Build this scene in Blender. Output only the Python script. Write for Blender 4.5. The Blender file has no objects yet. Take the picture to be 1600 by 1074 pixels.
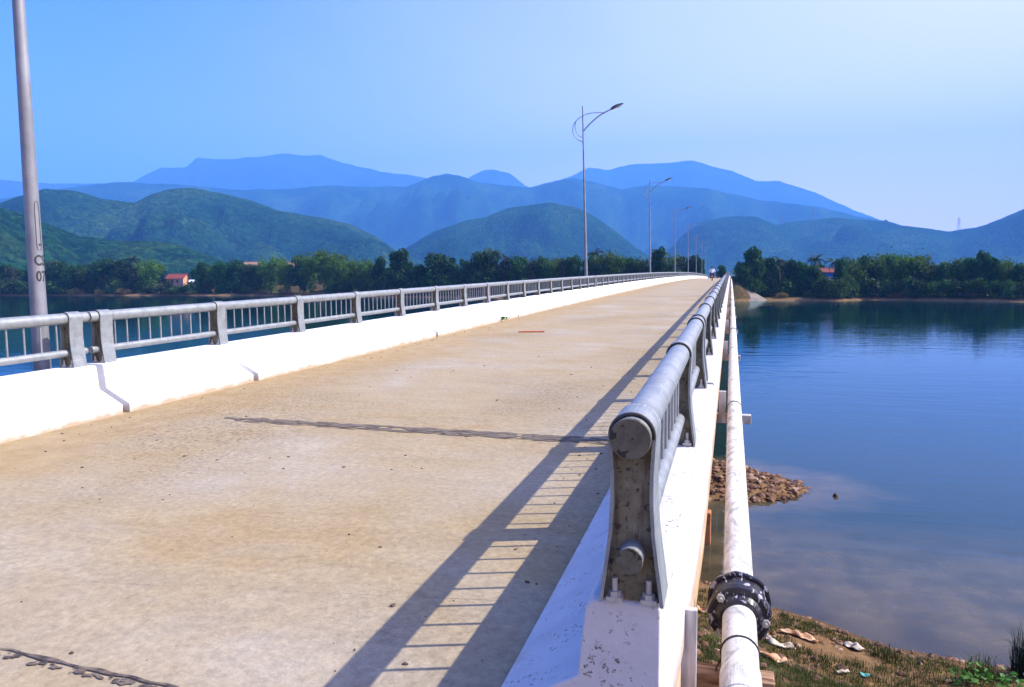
import bpy, bmesh, math, random
import numpy as np
from mathutils import Vector, Matrix, noise as mn
random.seed(7)
rng = np.random.default_rng(7)
S = bpy.context.scene
C = S.collection
R = math.radians
PI = math.pi

# ---------------------------------------------------------------- camera
CAMZ = 8.0                                   # metres above the river
PITCH = math.atan(107 / 1200.0)
YAW = R(15.881)
ROLL = R(0.4)
cam = bpy.data.cameras.new("camera")
cam.sensor_width = 36.0
cam.lens = 36.0 * 1200.0 / 1600.0
cam.clip_start = 0.05
cam.clip_end = 40000
camo = bpy.data.objects.new("camera", cam)
C.objects.link(camo)
camo.matrix_world = (Matrix.Translation((0, 0, CAMZ)) @ Matrix.Rotation(YAW, 4, 'Z')
                     @ Matrix.Rotation(PI / 2 - PITCH, 4, 'X') @ Matrix.Rotation(-ROLL, 4, 'Z'))
S.camera = camo

# ---------------------------------------------------------------- sky, sun, exposure
SUN = Vector((1.085, 0.36, 1.06)).normalized()
ELEV = math.asin(SUN.z)
AZ = math.atan2(SUN.x, SUN.y)
w = bpy.data.worlds.new("World")
S.world = w
w.use_nodes = True
wn = w.node_tree.nodes
sky = wn.new('ShaderNodeTexSky')
sky.sky_type = 'NISHITA'
sky.sun_disc = False
sky.sun_elevation = ELEV
sky.sun_rotation = AZ
sky.altitude = 0
sky.air_density = 1.15
sky.dust_density = 4.0
sky.ozone_density = 4.0
shs = wn.new('ShaderNodeHueSaturation')
shs.inputs['Saturation'].default_value = 1.62
w.node_tree.links.new(sky.outputs[0], shs.inputs['Color'])
shs.inputs['Hue'].default_value = 0.528
# thin high veil of cirrus, thickening towards the sun's side of the sky
wl = w.node_tree.links
wtc = wn.new('ShaderNodeTexCoord')
wdot = wn.new('ShaderNodeVectorMath'); wdot.operation = 'DOT_PRODUCT'
wl.new(wtc.outputs['Generated'], wdot.inputs[0])
wdot.inputs[1].default_value = Vector((SUN.x, SUN.y, -0.35)).normalized()
wns = wn.new('ShaderNodeTexNoise'); wns.inputs['Scale'].default_value = 2.2; wns.inputs['Detail'].default_value = 6; wns.inputs['Distortion'].default_value = 0.6
wmp = wn.new('ShaderNodeMapping'); wmp.inputs['Scale'].default_value = (1, 1, 3.5)
wl.new(wtc.outputs['Generated'], wmp.inputs[0]); wl.new(wmp.outputs[0], wns.inputs['Vector'])
wad = wn.new('ShaderNodeMath'); wad.operation = 'MULTIPLY_ADD'
wl.new(wns.outputs['Fac'], wad.inputs[0]); wad.inputs[1].default_value = 0.35; wl.new(wdot.outputs['Value'], wad.inputs[2])
wmr = wn.new('ShaderNodeMapRange'); wmr.interpolation_type = 'SMOOTHSTEP'
wl.new(wad.outputs[0], wmr.inputs[0])
wmr.inputs[1].default_value = -0.40; wmr.inputs[2].default_value = 0.85; wmr.inputs[3].default_value = 0.0; wmr.inputs[4].default_value = 0.85
wmx = wn.new('ShaderNodeMix'); wmx.data_type = 'RGBA'
wl.new(wmr.outputs[0], wmx.inputs[0]); wl.new(shs.outputs[0], wmx.inputs[6]); wmx.inputs[7].default_value = (4.4, 4.3, 6.4, 1)
# bright milky air low over the horizon, brighter towards the sun
wsp = wn.new('ShaderNodeSeparateXYZ'); wl.new(wtc.outputs['Generated'], wsp.inputs[0])
we = wn.new('ShaderNodeMath'); we.operation = 'MULTIPLY'; wl.new(wsp.outputs['Z'], we.inputs[0]); we.inputs[1].default_value = -4.6
wex = wn.new('ShaderNodeMath'); wex.operation = 'EXPONENT'; wl.new(we.outputs[0], wex.inputs[0])
wsd = wn.new('ShaderNodeMapRange'); wsd.interpolation_type = 'SMOOTHSTEP'; wl.new(wdot.outputs['Value'], wsd.inputs[0])
wsd.inputs[1].default_value = -0.65; wsd.inputs[2].default_value = 0.45; wsd.inputs[3].default_value = 0.14; wsd.inputs[4].default_value = 1.0
wml = wn.new('ShaderNodeMath'); wml.operation = 'MULTIPLY'; wml.use_clamp = True; wl.new(wex.outputs[0], wml.inputs[0]); wl.new(wsd.outputs[0], wml.inputs[1])
wm2 = wn.new('ShaderNodeMix'); wm2.data_type = 'RGBA'
wl.new(wml.outputs[0], wm2.inputs[0]); wl.new(wmx.outputs[2], wm2.inputs[6]); wm2.inputs[7].default_value = (10.8, 8.3, 8.6, 1)
wl.new(wm2.outputs[2], wn['Background'].inputs[0])
wn['Background'].inputs[1].default_value = 0.15
sl = bpy.data.lights.new("sun", 'SUN')
sl.energy = 5.0
sl.angle = R(0.5)
sl.color = (1.0, 0.935, 0.82)
slo = bpy.data.objects.new("sun", sl)
slo.rotation_euler = SUN.to_track_quat('Z', 'Y').to_euler()
C.objects.link(slo)
S.view_settings.view_transform = 'Standard'
S.view_settings.look = 'None'
S.view_settings.gamma = 1
S.view_settings.exposure = 1.12
S.cycles.volume_bounces = 2

# ---------------------------------------------------------------- node helpers
def new_mat(name):
    m = bpy.data.materials.new(name)
    m.use_nodes = True
    nt = m.node_tree
    return m, nt, nt.nodes, nt.links, nt.nodes['Principled BSDF']

def coords(nt, space='pos', scale=(1, 1, 1)):
    n, l = nt.nodes, nt.links
    if space == 'pos':
        g = n.new('ShaderNodeNewGeometry'); out = g.outputs['Position']
    else:
        g = n.new('ShaderNodeTexCoord'); out = g.outputs['Object']
    mp = n.new('ShaderNodeMapping')
    mp.inputs['Scale'].default_value = scale
    l.new(out, mp.inputs['Vector'])
    return mp.outputs['Vector']

def nz(nt, vec, scale, detail=4, rough=0.6, dist=0.0):
    t = nt.nodes.new('ShaderNodeTexNoise')
    t.inputs['Scale'].default_value = scale
    t.inputs['Detail'].default_value = detail
    t.inputs['Roughness'].default_value = rough
    t.inputs['Distortion'].default_value = dist
    nt.links.new(vec, t.inputs['Vector'])
    return t.outputs['Fac']

def vor(nt, vec, scale, feature='F1'):
    t = nt.nodes.new('ShaderNodeTexVoronoi')
    t.feature = feature
    t.inputs['Scale'].default_value = scale
    nt.links.new(vec, t.inputs['Vector'])
    return t

def ramp(nt, fac, stops):
    r = nt.nodes.new('ShaderNodeValToRGB')
    e = r.color_ramp.elements
    while len(e) < len(stops):
        e.new(0.5)
    for k, (p, c) in enumerate(stops):
        e[k].position = p
        e[k].color = (c[0], c[1], c[2], 1) if isinstance(c, (tuple, list)) else (c, c, c, 1)
    nt.links.new(fac, r.inputs['Fac'])
    return r.outputs['Color']

def mix(nt, fac, a, b, mode='MIX'):
    m = nt.nodes.new('ShaderNodeMix')
    m.data_type = 'RGBA'
    m.blend_type = mode
    for inp, v in ((m.inputs[0], fac), (m.inputs[6], a), (m.inputs[7], b)):
        if isinstance(v, (int, float)):
            inp.default_value = v
        elif isinstance(v, (tuple, list)):
            inp.default_value = (v[0], v[1], v[2], 1)
        else:
            nt.links.new(v, inp)
    return m.outputs[2]

def math_n(nt, op, a, b=None, clamp=False):
    m = nt.nodes.new('ShaderNodeMath')
    m.operation = op
    m.use_clamp = clamp
    for inp, v in ((m.inputs[0], a), (m.inputs[1], b)):
        if v is None:
            continue
        if isinstance(v, (int, float)):
            inp.default_value = v
        else:
            nt.links.new(v, inp)
    return m.outputs[0]

def bump(nt, bsdf, h, strength, dist=0.01):
    b = nt.nodes.new('ShaderNodeBump')
    b.inputs['Strength'].default_value = strength
    b.inputs['Distance'].default_value = dist
    nt.links.new(h, b.inputs['Height'])
    nt.links.new(b.outputs['Normal'], bsdf.inputs['Normal'])
    return b

def simple(name, c1, c2, scale=5, rough=0.7, bmp=0.0, bdist=0.01, metal=0.0, space='pos', sc=(1, 1, 1), lo=0.35, hi=0.65, detail=5):
    m, nt, n, l, p = new_mat(name)
    v = coords(nt, space, sc)
    f = nz(nt, v, scale, detail)
    l.new(ramp(nt, f, [(lo, c1), (hi, c2)]), p.inputs['Base Color'])
    p.inputs['Roughness'].default_value = rough
    p.inputs['Metallic'].default_value = metal
    if bmp:
        bump(nt, p, f, bmp, bdist)
    return m

M = {}
# road concrete ----------------------------------------------------------------
def road_mat():
    m, nt, n, l, p = new_mat('road_concrete')
    v = coords(nt)
    base = ramp(nt, nz(nt, v, 0.55, 7, 0.62, 0.4), [(0.34, (0.33, 0.24, 0.125)), (0.44, (0.35, 0.27, 0.16)), (0.56, (0.355, 0.285, 0.19)), (0.70, (0.39, 0.335, 0.25))])
    # brushed streaks across the deck
    vs = coords(nt, 'pos', (0.8, 2.6, 1))
    streak = ramp(nt, nz(nt, vs, 1.4, 6, 0.65, 0.3), [(0.35, 0.93), (0.65, 1.05)])
    c = mix(nt, 1.0, base, streak, 'MULTIPLY')
    fine = ramp(nt, nz(nt, v, 22, 6, 0.75), [(0.3, 0.74), (0.7, 1.22)])
    c = mix(nt, 1.0, c, fine, 'MULTIPLY')
    # ochre dust gathering along the left kerb and, less, the right
    sx = n.new('ShaderNodeSeparateXYZ'); l.new(coords(nt), sx.inputs[0])
    wob = math_n(nt, 'MULTIPLY', nz(nt, v, 0.8, 5), 1.6)
    xx = math_n(nt, 'ADD', sx.outputs['X'], wob)
    left = n.new('ShaderNodeMapRange'); l.new(xx, left.inputs[0])
    left.inputs[1].default_value = -4.0; left.inputs[2].default_value = -4.7
    lf = math_n(nt, 'MULTIPLY', left.outputs[0], 0.75)
    c = mix(nt, lf, c, ramp(nt, nz(nt, v, 3.5, 7, 0.75), [(0.35, (0.27, 0.18, 0.075)), (0.65, (0.38, 0.28, 0.15))]))
    # pitted dark dirt, gathered in patches
    dirt = ramp(nt, nz(nt, v, 26, 5, 0.8), [(0.50, 0.0), (0.60, 1.0)])
    where = ramp(nt, nz(nt, coords(nt, 'pos', (1, 0.55, 1)), 0.42, 3, 0.5), [(0.50, 0.0), (0.66, 0.8)])
    # the scabbed patch right of centre just past the joint
    ds = n.new('ShaderNodeVectorMath'); ds.operation = 'SUBTRACT'
    l.new(coords(nt, 'pos', (1.25, 0.5, 0)), ds.inputs[0]); ds.inputs[1].default_value = (-2.05 * 1.25, 0.5 * 8.9, 0)
    ln = n.new('ShaderNodeVectorMath'); ln.operation = 'LENGTH'; l.new(ds.outputs[0], ln.inputs[0])
    pr = n.new('ShaderNodeMapRange'); l.new(math_n(nt, 'ADD', ln.outputs['Value'], math_n(nt, 'MULTIPLY', nz(nt, v, 2.2, 5, 0.7), 1.4)), pr.inputs[0])
    pr.inputs[1].default_value = 1.75; pr.inputs[2].default_value = 0.9
    wh = math_n(nt, 'MAXIMUM', where, pr.outputs[0])
    df = math_n(nt, 'MULTIPLY', dirt, wh)
    c = mix(nt, math_n(nt, 'MULTIPLY', df, 0.85), c, (0.10, 0.07, 0.04))
    c = mix(nt, math_n(nt, 'MULTIPLY', pr.outputs[0], 0.35), c, (0.24, 0.18, 0.11))
    # hairline form marks and small black pits
    pit = vor(nt, v, 5.0)
    pf = ramp(nt, pit.outputs['Distance'], [(0.018, 1.0), (0.03, 0.0)])
    c = mix(nt, math_n(nt, 'MULTIPLY', pf, 0.8), c, (0.06, 0.045, 0.035))
    crk = vor(nt, coords(nt, 'pos', (0.35, 1.3, 1)), 0.45, 'DISTANCE_TO_EDGE')
    cf = ramp(nt, crk.outputs['Distance'], [(0.0015, 1.0), (0.004, 0.0)])
    cm = ramp(nt, nz(nt, v, 1.3, 3), [(0.52, 0.0), (0.62, 0.55)])
    c = mix(nt, math_n(nt, 'MULTIPLY', cf, cm), c, (0.13, 0.10, 0.075))
    l.new(c, p.inputs['Base Color'])
    p.inputs['Roughness'].default_value = 0.9
    p.inputs['Specular IOR Level'].default_value = 0.2
    hb = math_n(nt, 'ADD', nz(nt, v, 30, 6, 0.7), math_n(nt, 'MULTIPLY', nz(nt, vs, 3, 4), 0.8))
    bump(nt, p, hb, 0.8, 0.008)
    return m
M['road'] = road_mat()

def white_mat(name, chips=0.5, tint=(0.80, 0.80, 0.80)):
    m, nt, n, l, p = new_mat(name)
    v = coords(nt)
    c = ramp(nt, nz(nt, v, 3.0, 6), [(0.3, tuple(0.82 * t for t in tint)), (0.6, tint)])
    big = ramp(nt, nz(nt, v, 5.5, 4), [(0.50, 0.0), (0.60, 1.0)])
    ch = ramp(nt, nz(nt, v, 55, 5, 0.7), [(0.57, 0.0), (0.60, 1.0)])
    f = math_n(nt, 'MULTIPLY', big, ch)
    c = mix(nt, math_n(nt, 'MULTIPLY', f, chips), c, (0.16, 0.13, 0.11))
    geo = n.new('ShaderNodeNewGeometry')
    pt = ramp(nt, geo.outputs['Pointiness'], [(0.53, 0.0), (0.58, 1.0)])
    if False: c = mix(nt, math_n(nt, 'MULTIPLY', math_n(nt, 'MULTIPLY', pt, ramp(nt, nz(nt, v, 14, 5), [(0.45, 0.0), (0.55, 1.0)])), chips), c, (0.35, 0.30, 0.26))
    stain = ramp(nt, nz(nt, coords(nt, 'pos', (1, 1, 0.2)), 6, 5), [(0.60, 0.0), (0.9, 0.25)])
    c = mix(nt, stain, c, (0.55, 0.47, 0.40))
    ah = n.new('ShaderNodeAttribute'); ah.attribute_name = 'hgt'
    dm = n.new('ShaderNodeMapRange'); l.new(math_n(nt, 'ADD', ah.outputs['Fac'], math_n(nt, 'MULTIPLY', nz(nt, v, 4, 6, 0.7), 0.22)), dm.inputs[0])
    dm.inputs[1].default_value = 0.22; dm.inputs[2].default_value = 0.12; dm.inputs[4].default_value = 0.85
    c = mix(nt, dm.outputs[0], c, (0.34, 0.24, 0.14))
    scf = math_n(nt, 'MULTIPLY', ramp(nt, nz(nt, coords(nt, 'pos', (1, 0.25, 1)), 16, 5, 0.75), [(0.60, 0.0), (0.66, 1.0)]), ramp(nt, nz(nt, v, 1.6, 3), [(0.5, 0.0), (0.6, 0.6)]))
    c = mix(nt, math_n(nt, 'MULTIPLY', scf, chips), c, (0.42, 0.40, 0.38))
    l.new(c, p.inputs['Base Color'])
    p.inputs['Roughness'].default_value = 0.85
    p.inputs['Specular IOR Level'].default_value = 0.25
    bump(nt, p, math_n(nt, 'ADD', nz(nt, v, 45, 6, 0.7), math_n(nt, 'MULTIPLY', nz(nt, v, 7, 4), 2.0)), 0.45, 0.006)
    return m
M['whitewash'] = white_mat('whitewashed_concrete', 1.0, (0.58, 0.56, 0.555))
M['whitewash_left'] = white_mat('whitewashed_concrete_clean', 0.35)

def steel_mat():
    m, nt, n, l, p = new_mat('galvanised_steel')
    v = coords(nt)
    c = ramp(nt, nz(nt, v, 9, 6, 0.7), [(0.3, (0.19, 0.205, 0.21)), (0.62, (0.30, 0.32, 0.325))])
    sp = ramp(nt, nz(nt, v, 60, 4, 0.7), [(0.62, 0.0), (0.68, 0.6)])
    c = mix(nt, sp, c, (0.14, 0.14, 0.14))
    # long scratches along the tube
    sc = ramp(nt, nz(nt, coords(nt, 'pos', (14, 0.6, 14)), 5, 4), [(0.60, 0.0), (0.7, 0.35)])
    c = mix(nt, sc, c, (0.55, 0.57, 0.58))
    l.new(c, p.inputs['Base Color'])
    p.inputs['Metallic'].default_value = 0.35
    l.new(ramp(nt, nz(nt, v, 20, 4), [(0.3, 0.38), (0.7, 0.60)]), p.inputs['Roughness'])
    bump(nt, p, nz(nt, v, 40, 5), 0.15, 0.003)
    return m
M['steel'] = steel_mat()

def grimy_mat():
    m, nt, n, l, p = new_mat('grimy_olive_steel')
    v = coords(nt)
    c = ramp(nt, nz(nt, v, 8, 6, 0.65), [(0.3, (0.06, 0.05, 0.03)), (0.5, (0.15, 0.13, 0.08)), (0.7, (0.24, 0.22, 0.15))])
    run = ramp(nt, nz(nt, coords(nt, 'pos', (14, 14, 1.3)), 3.2, 5, 0.7), [(0.52, 0.0), (0.66, 0.75)])
    c = mix(nt, run, c, (0.085, 0.045, 0.022))
    sp = ramp(nt, nz(nt, v, 42, 4, 0.7), [(0.56, 0.0), (0.62, 0.9)])
    c = mix(nt, sp, c, (0.035, 0.022, 0.018))
    l.new(c, p.inputs['Base Color'])
    p.inputs['Roughness'].default_value = 0.6
    p.inputs['Metallic'].default_value = 0.15
    bump(nt, p, nz(nt, v, 35, 5), 0.3, 0.003)
    return m
M['grimy'] = grimy_mat()

def cap_mat():
    m, nt, n, l, p = new_mat('peeling_cap')
    v = coords(nt)
    c = ramp(nt, nz(nt, v, 16, 6, 0.65), [(0.35, (0.055, 0.048, 0.03)), (0.6, (0.125, 0.11, 0.075))])
    pt = ramp(nt, nz(nt, v, 24, 3, 0.5, 0.5), [(0.57, 0.0), (0.60, 1.0)])
    c = mix(nt, pt, c, (0.02, 0.016, 0.014))
    l.new(c, p.inputs['Base Color'])
    p.inputs['Roughness'].default_value = 0.7
    bump(nt, p, nz(nt, v, 30, 5), 0.4, 0.004)
    return m
M['cap'] = cap_mat()
M['rubber'] = simple('black_gasket', (0.02, 0.02, 0.02), (0.06, 0.055, 0.05), 20, 0.8)
M['zinc'] = simple('zinc_bolt', (0.35, 0.33, 0.31), (0.55, 0.53, 0.50), 30, 0.5, metal=0.4)

def pipe_mat():
    m, nt, n, l, p = new_mat('weathered_white_pipe')
    v = coords(nt)
    c = ramp(nt, nz(nt, v, 4, 6), [(0.3, (0.48, 0.47, 0.46)), (0.6, (0.66, 0.65, 0.64))])
    sm = ramp(nt, nz(nt, coords(nt, 'pos', (3, 1.2, 3)), 3.0, 7, 0.75, 1.2), [(0.47, 0.0), (0.60, 0.85)])
    c = mix(nt, sm, c, (0.24, 0.235, 0.225))
    fl = ramp(nt, nz(nt, coords(nt, 'pos', (16, 34, 16)), 1.2, 4, 0.6, 0.5), [(0.62, 0.0), (0.67, 0.7)])
    c = mix(nt, math_n(nt, 'MULTIPLY', fl, ramp(nt, nz(nt, v, 1.7, 3), [(0.4, 0.2), (0.6, 1.0)])), c, (0.13, 0.11, 0.10))
    l.new(c, p.inputs['Base Color'])
    p.inputs['Roughness'].default_value = 0.6
    bump(nt, p, nz(nt, v, 30, 5), 0.25, 0.004)
    return m
M['pipe'] = pipe_mat()

def iron_mat():
    m, nt, n, l, p = new_mat('black_iron_with_paint_runs')
    v = coords(nt)
    st = ramp(nt, nz(nt, coords(nt, 'pos', (1, 0.35, 0.5)), 38, 3, 0.5, 1.2), [(0.60, 0.0), (0.64, 1.0)])
    c = mix(nt, math_n(nt, 'MULTIPLY', st, 0.75), (0.012, 0.010, 0.016), (0.50, 0.49, 0.55))
    l.new(c, p.inputs['Base Color'])
    p.inputs['Roughness'].default_value = 0.38
    bump(nt, p, nz(nt, v, 50, 4), 0.4, 0.004)
    return m
M['iron'] = iron_mat()
M['conc'] = simple('grey_concrete', (0.20, 0.18, 0.15), (0.36, 0.33, 0.28), 4, 0.9, 0.4, 0.01)
M['deckedge'] = simple('stained_deck_edge', (0.50, 0.28, 0.12), (0.62, 0.50, 0.38), 5, 0.9, 0.4, 0.01)
M['board'] = simple('weathered_plank', (0.30, 0.28, 0.27), (0.55, 0.53, 0.52), 3.2, 0.85, 0.5, 0.006, sc=(9, 9, 1.2))
M['rustwood'] = simple('rusty_timber', (0.10, 0.04, 0.02), (0.42, 0.26, 0.15), 4, 0.9, 0.6, 0.01, sc=(1, 9, 9))
M['joint'] = simple('black_joint_filler', (0.030, 0.022, 0.018), (0.26, 0.20, 0.14), 7, 0.85, 0.6, 0.01, sc=(1.2, 30, 1), lo=0.4, hi=0.62)
M['crack'] = simple('dark_crack_filler', (0.035, 0.025, 0.022), (0.17, 0.125, 0.09), 18, 0.9, 0.6, 0.01)
M['glint'] = simple('orange_reflection_tint', (0.30, 0.09, 0.03), (0.55, 0.22, 0.08), 3, 0.9)  # orange carries the sunlight of a reflection, not a stain
M['brick'] = simple('terracotta', (0.50, 0.12, 0.05), (0.62, 0.20, 0.08), 8, 0.8)

# ---------------------------------------------------------------- mesh helpers
class MB:
    def __init__(s):
        s.v = []; s.f = []; s.sm = []
    def add(s, vs, fs, smooth=False):
        o = len(s.v)
        s.v += [tuple(q) for q in vs]
        s.f += [tuple(i + o for i in f) for f in fs]
        s.sm += [smooth] * len(fs)
    def box(s, x0, x1, y0, y1, z0, z1, rz=0):
        vs = [(x, y, z) for z in (z0, z1) for y in (y0, y1) for x in (x0, x1)]
        if rz:
            cx, cy = (x0 + x1) / 2, (y0 + y1) / 2
            c, q = math.cos(rz), math.sin(rz)
            vs = [(cx + (x - cx) * c - (y - cy) * q, cy + (x - cx) * q + (y - cy) * c, z) for x, y, z in vs]
        s.add(vs, [(0, 2, 3, 1), (4, 5, 7, 6), (0, 1, 5, 4), (2, 6, 7, 3), (0, 4, 6, 2), (1, 3, 7, 5)])
    def tube(s, pts, rad, seg=16, cap=True, smooth=True):
        pts = [Vector(p) for p in pts]
        if not isinstance(rad, (list, tuple)):
            rad = [rad] * len(pts)
        vs = []
        prev = None
        for i, p in enumerate(pts):
            d = (pts[min(i + 1, len(pts) - 1)] - pts[max(i - 1, 0)]).normalized()
            up = Vector((0, 0, 1)) if abs(d.z) < 0.95 else Vector((0, 1, 0))
            if prev is not None:
                a = (prev - d * prev.dot(d)).normalized()
            else:
                a = up.cross(d).normalized()
            prev = a
            b = d.cross(a)
            for k in range(seg):
                t = 2 * PI * k / seg
                vs.append(p + (a * math.cos(t) + b * math.sin(t)) * rad[i])
        fs = []
        for i in range(len(pts) - 1):
            for k in range(seg):
                k2 = (k + 1) % seg
                fs.append((i * seg + k, i * seg + k2, (i + 1) * seg + k2, (i + 1) * seg + k))
        s.add(vs, fs, smooth)
        if cap:
            n = len(pts)
            s.add(vs[:seg], [tuple(range(seg))[::-1]])
            s.add(vs[(n - 1) * seg:], [tuple(range(seg))])
    def extrude_y(s, poly, y0, y1):
        n = len(poly)
        vs = [(x, y0, z) for x, z in poly] + [(x, y1, z) for x, z in poly]
        fs = [(i, (i + 1) % n, n + (i + 1) % n, n + i) for i in range(n)]
        fs += [tuple(range(n))[::-1], tuple(range(n, 2 * n))]
        s.add(vs, fs)
    def mesh(s, name):
        me = bpy.data.meshes.new(name)
        me.from_pydata(s.v, [], s.f)
        me.polygons.foreach_set('use_smooth', s.sm)
        me.update()
        return me

def link(name, me, mat=None, parent=None, loc=(0, 0, 0)):
    o = bpy.data.objects.new(name, me)
    if mat is not None and me is not None and len(me.materials) == 0:
        me.materials.append(mat)
    o.location = loc
    if parent:
        o.parent = parent
    C.objects.link(o)
    return o
def part(name, mb, mat, parent, fixn=False, kind=None):
    me = mb.mesh(name)
    if fixn:
        bm = bmesh.new(); bm.from_mesh(me); bmesh.ops.recalc_face_normals(bm, faces=bm.faces); bm.to_mesh(me); bm.free()
    o = link(name, me, mat, parent)
    if kind: o['kind'] = kind
    return o
def bevel(o, wd=0.01, seg=2):
    b = o.modifiers.new('bevel', 'BEVEL'); b.width = wd; b.segments = seg; b.limit_method = 'ANGLE'
def thing(name, label, cat, loc=(0, 0, 0), rz=0, group=None):
    o = bpy.data.objects.new(name, None)
    o.empty_display_size = 0.2
    C.objects.link(o)
    o.location = loc; o.rotation_euler = (0, 0, rz)
    return tag(o, label, cat, group)
def tag(o, label, cat, group=None):
    o['label'] = label; o['category'] = cat
    if group: o['group'] = group
    return o
def structure(o, kind='structure'):
    o['kind'] = kind
    return o
def copy_tree(o, parent=None):
    c = o.copy(); C.objects.link(c)
    if parent: c.parent = parent
    for ch in list(o.children):
        copy_tree(ch, c)
    return c

def fbm(x, y, s, oct=4, seed=0.0):
    v = 0; a = 1; t = 0
    for k in range(oct):
        v += a * mn.noise(Vector((x / s + seed, y / s - seed, seed * 1.7 + k * 3.1)))
        t += a; a *= 0.5; s *= 0.5
    return v / t
def lerp(x, xs, ys):
    return float(np.interp(x, xs, ys))
def sstep(a, b, x):
    t = min(1, max(0, (x - a) / (b - a)))
    return t * t * (3 - 2 * t)

# ---------------------------------------------------------------- bridge profile
def zroad(y):
    if y > 238:
        return max(2.3, zroad(238) - 0.018 * (y - 238))
    return CAMZ + 0.27 - 1.12 - 4.9e-5 * (y - 120) ** 2
J0, SPAN, NSP = 6.85, 33.0, 7
YEND = J0 + SPAN * NSP
XR, XL = -0.275, -6.82                       # rail axes
Y0 = 2.30                                    # near end of the right parapet

# ---------------------------------------------------------------- terrain
NSX = [-400, -60, -10, -3, -1, 1.4, 3.5, 5.8, 15, 60, 400]
NSY = [40, 26, 23, 22, 20.4, 18.6, 17.3, 17.0, 18.5, 26, 40]
FSX = [-2500, -900, -420, -330, -196, -160, -150, -120, -60, -14, 0, 9, 30, 38, 50, 74, 150, 400, 2500]
FSY = [420, 330, 292, 285, 286, 276, 268, 262, 250, 240, 236, 238, 236, 246, 244, 232, 236, 262, 420]
def ground(x, y):
    ns = lerp(x, NSX, NSY) + 0.35 * fbm(x, y, 2.0, 3, 5)
    fs = lerp(x, FSX, FSY) + 1.6 * fbm(x, y, 16, 3, 9)
    if y < ns:                                # near bank
        d = ns - y
        h = 0.11 * d if d < 3 else 0.33 + 0.34 * (d - 3)
        h = min(h, 5.9) + 0.10 * fbm(x, y, 0.9, 3, 2) * min(1, d)
    elif y > fs:                              # far bank
        d = y - fs
        bank = 0.9 + 0.5 * fbm(x, y, 40, 2, 4)
        h = (2.6 * sstep(10, 26, d) if x < -120 else 0) + bank * sstep(0, 3.0, d) + 1.2 * sstep(3, 45, d) + 0.25 * fbm(x, y, 9, 3, 1) * sstep(0, 6, d)
    else:
        d = min(y - ns, fs - y)
        h = -min(2.6, 0.10 * d + 0.04 * max(0, d - 5)) + 0.10 * fbm(x, y, 1.5, 3, 3) * min(1, d)
    # rubble spit below the bridge
    ex, ey = (x + 2.6) / 5.6, (y - 30.0) / 3.0
    r = math.hypot(ex, ey) + 0.22 * fbm(x, y, 1.6, 3, 8)
    if r < 3.5:
        h = max(h, 0.85 * (1 - r ** 1.5 if r < 1 else 2.4 * (1 - r)) + 0.12 * fbm(x, y, 0.5, 2, 6))
    # embankments carrying the road at either end of the bridge
    cx = -3.55
    dx = max(0, abs(x - cx) - 4.1)
    if y > YEND - 22:
        dy = max(0, YEND + 1.0 - y)
        h = max(h, zroad(max(y, YEND)) - 0.35 - 0.72 * math.hypot(dx, dy))
    if y < 6 and x < -0.3:
        h = max(h, zroad(0) - 0.5 - 0.6 * math.hypot(dx, max(0, y - 1.5)))
    return h
def axis(bands):
    a = []
    for lo, hi, st in bands:
        a += list(np.arange(lo, hi, st))
    a.append(bands[-1][1])
    return np.array(a)
gx = axis([(-15000, -2600, 800), (-2600, -700, 160), (-700, -180, 12), (-180, -20, 4), (-20, -7, 1.0), (-7, 12, 0.3), (12, 30, 1.2), (30, 180, 4), (180, 700, 16), (700, 2600, 160), (2600, 15000.1, 800)])
gy = axis([(-400, -40, 40), (-40, 0, 3), (0, 12, 0.8), (12, 35, 0.3), (35, 60, 2.5), (60, 205, 14), (205, 330, 1.6), (330, 460, 6), (460, 900, 40), (900, 15000.1, 500)])
nx, ny = len(gx), len(gy)
hv = np.array([[ground(x, y) for x in gx] for y in gy])
co = np.zeros((ny, nx, 3)); co[:, :, 0] = gx[None, :]; co[:, :, 1] = gy[:, None]; co[:, :, 2] = hv
idx = np.arange(nx * ny).reshape(ny, nx)
faces = np.stack([idx[:-1, :-1], idx[:-1, 1:], idx[1:, 1:], idx[1:, :-1]], -1).reshape(-1, 4)
def grid_mesh(name, co, faces, smooth=True):
    me = bpy.data.meshes.new(name)
    me.from_pydata(co.reshape(-1, 3).tolist(), [], faces.tolist())
    me.polygons.foreach_set('use_smooth', [smooth] * len(faces))
    me.update()
    return me
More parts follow.
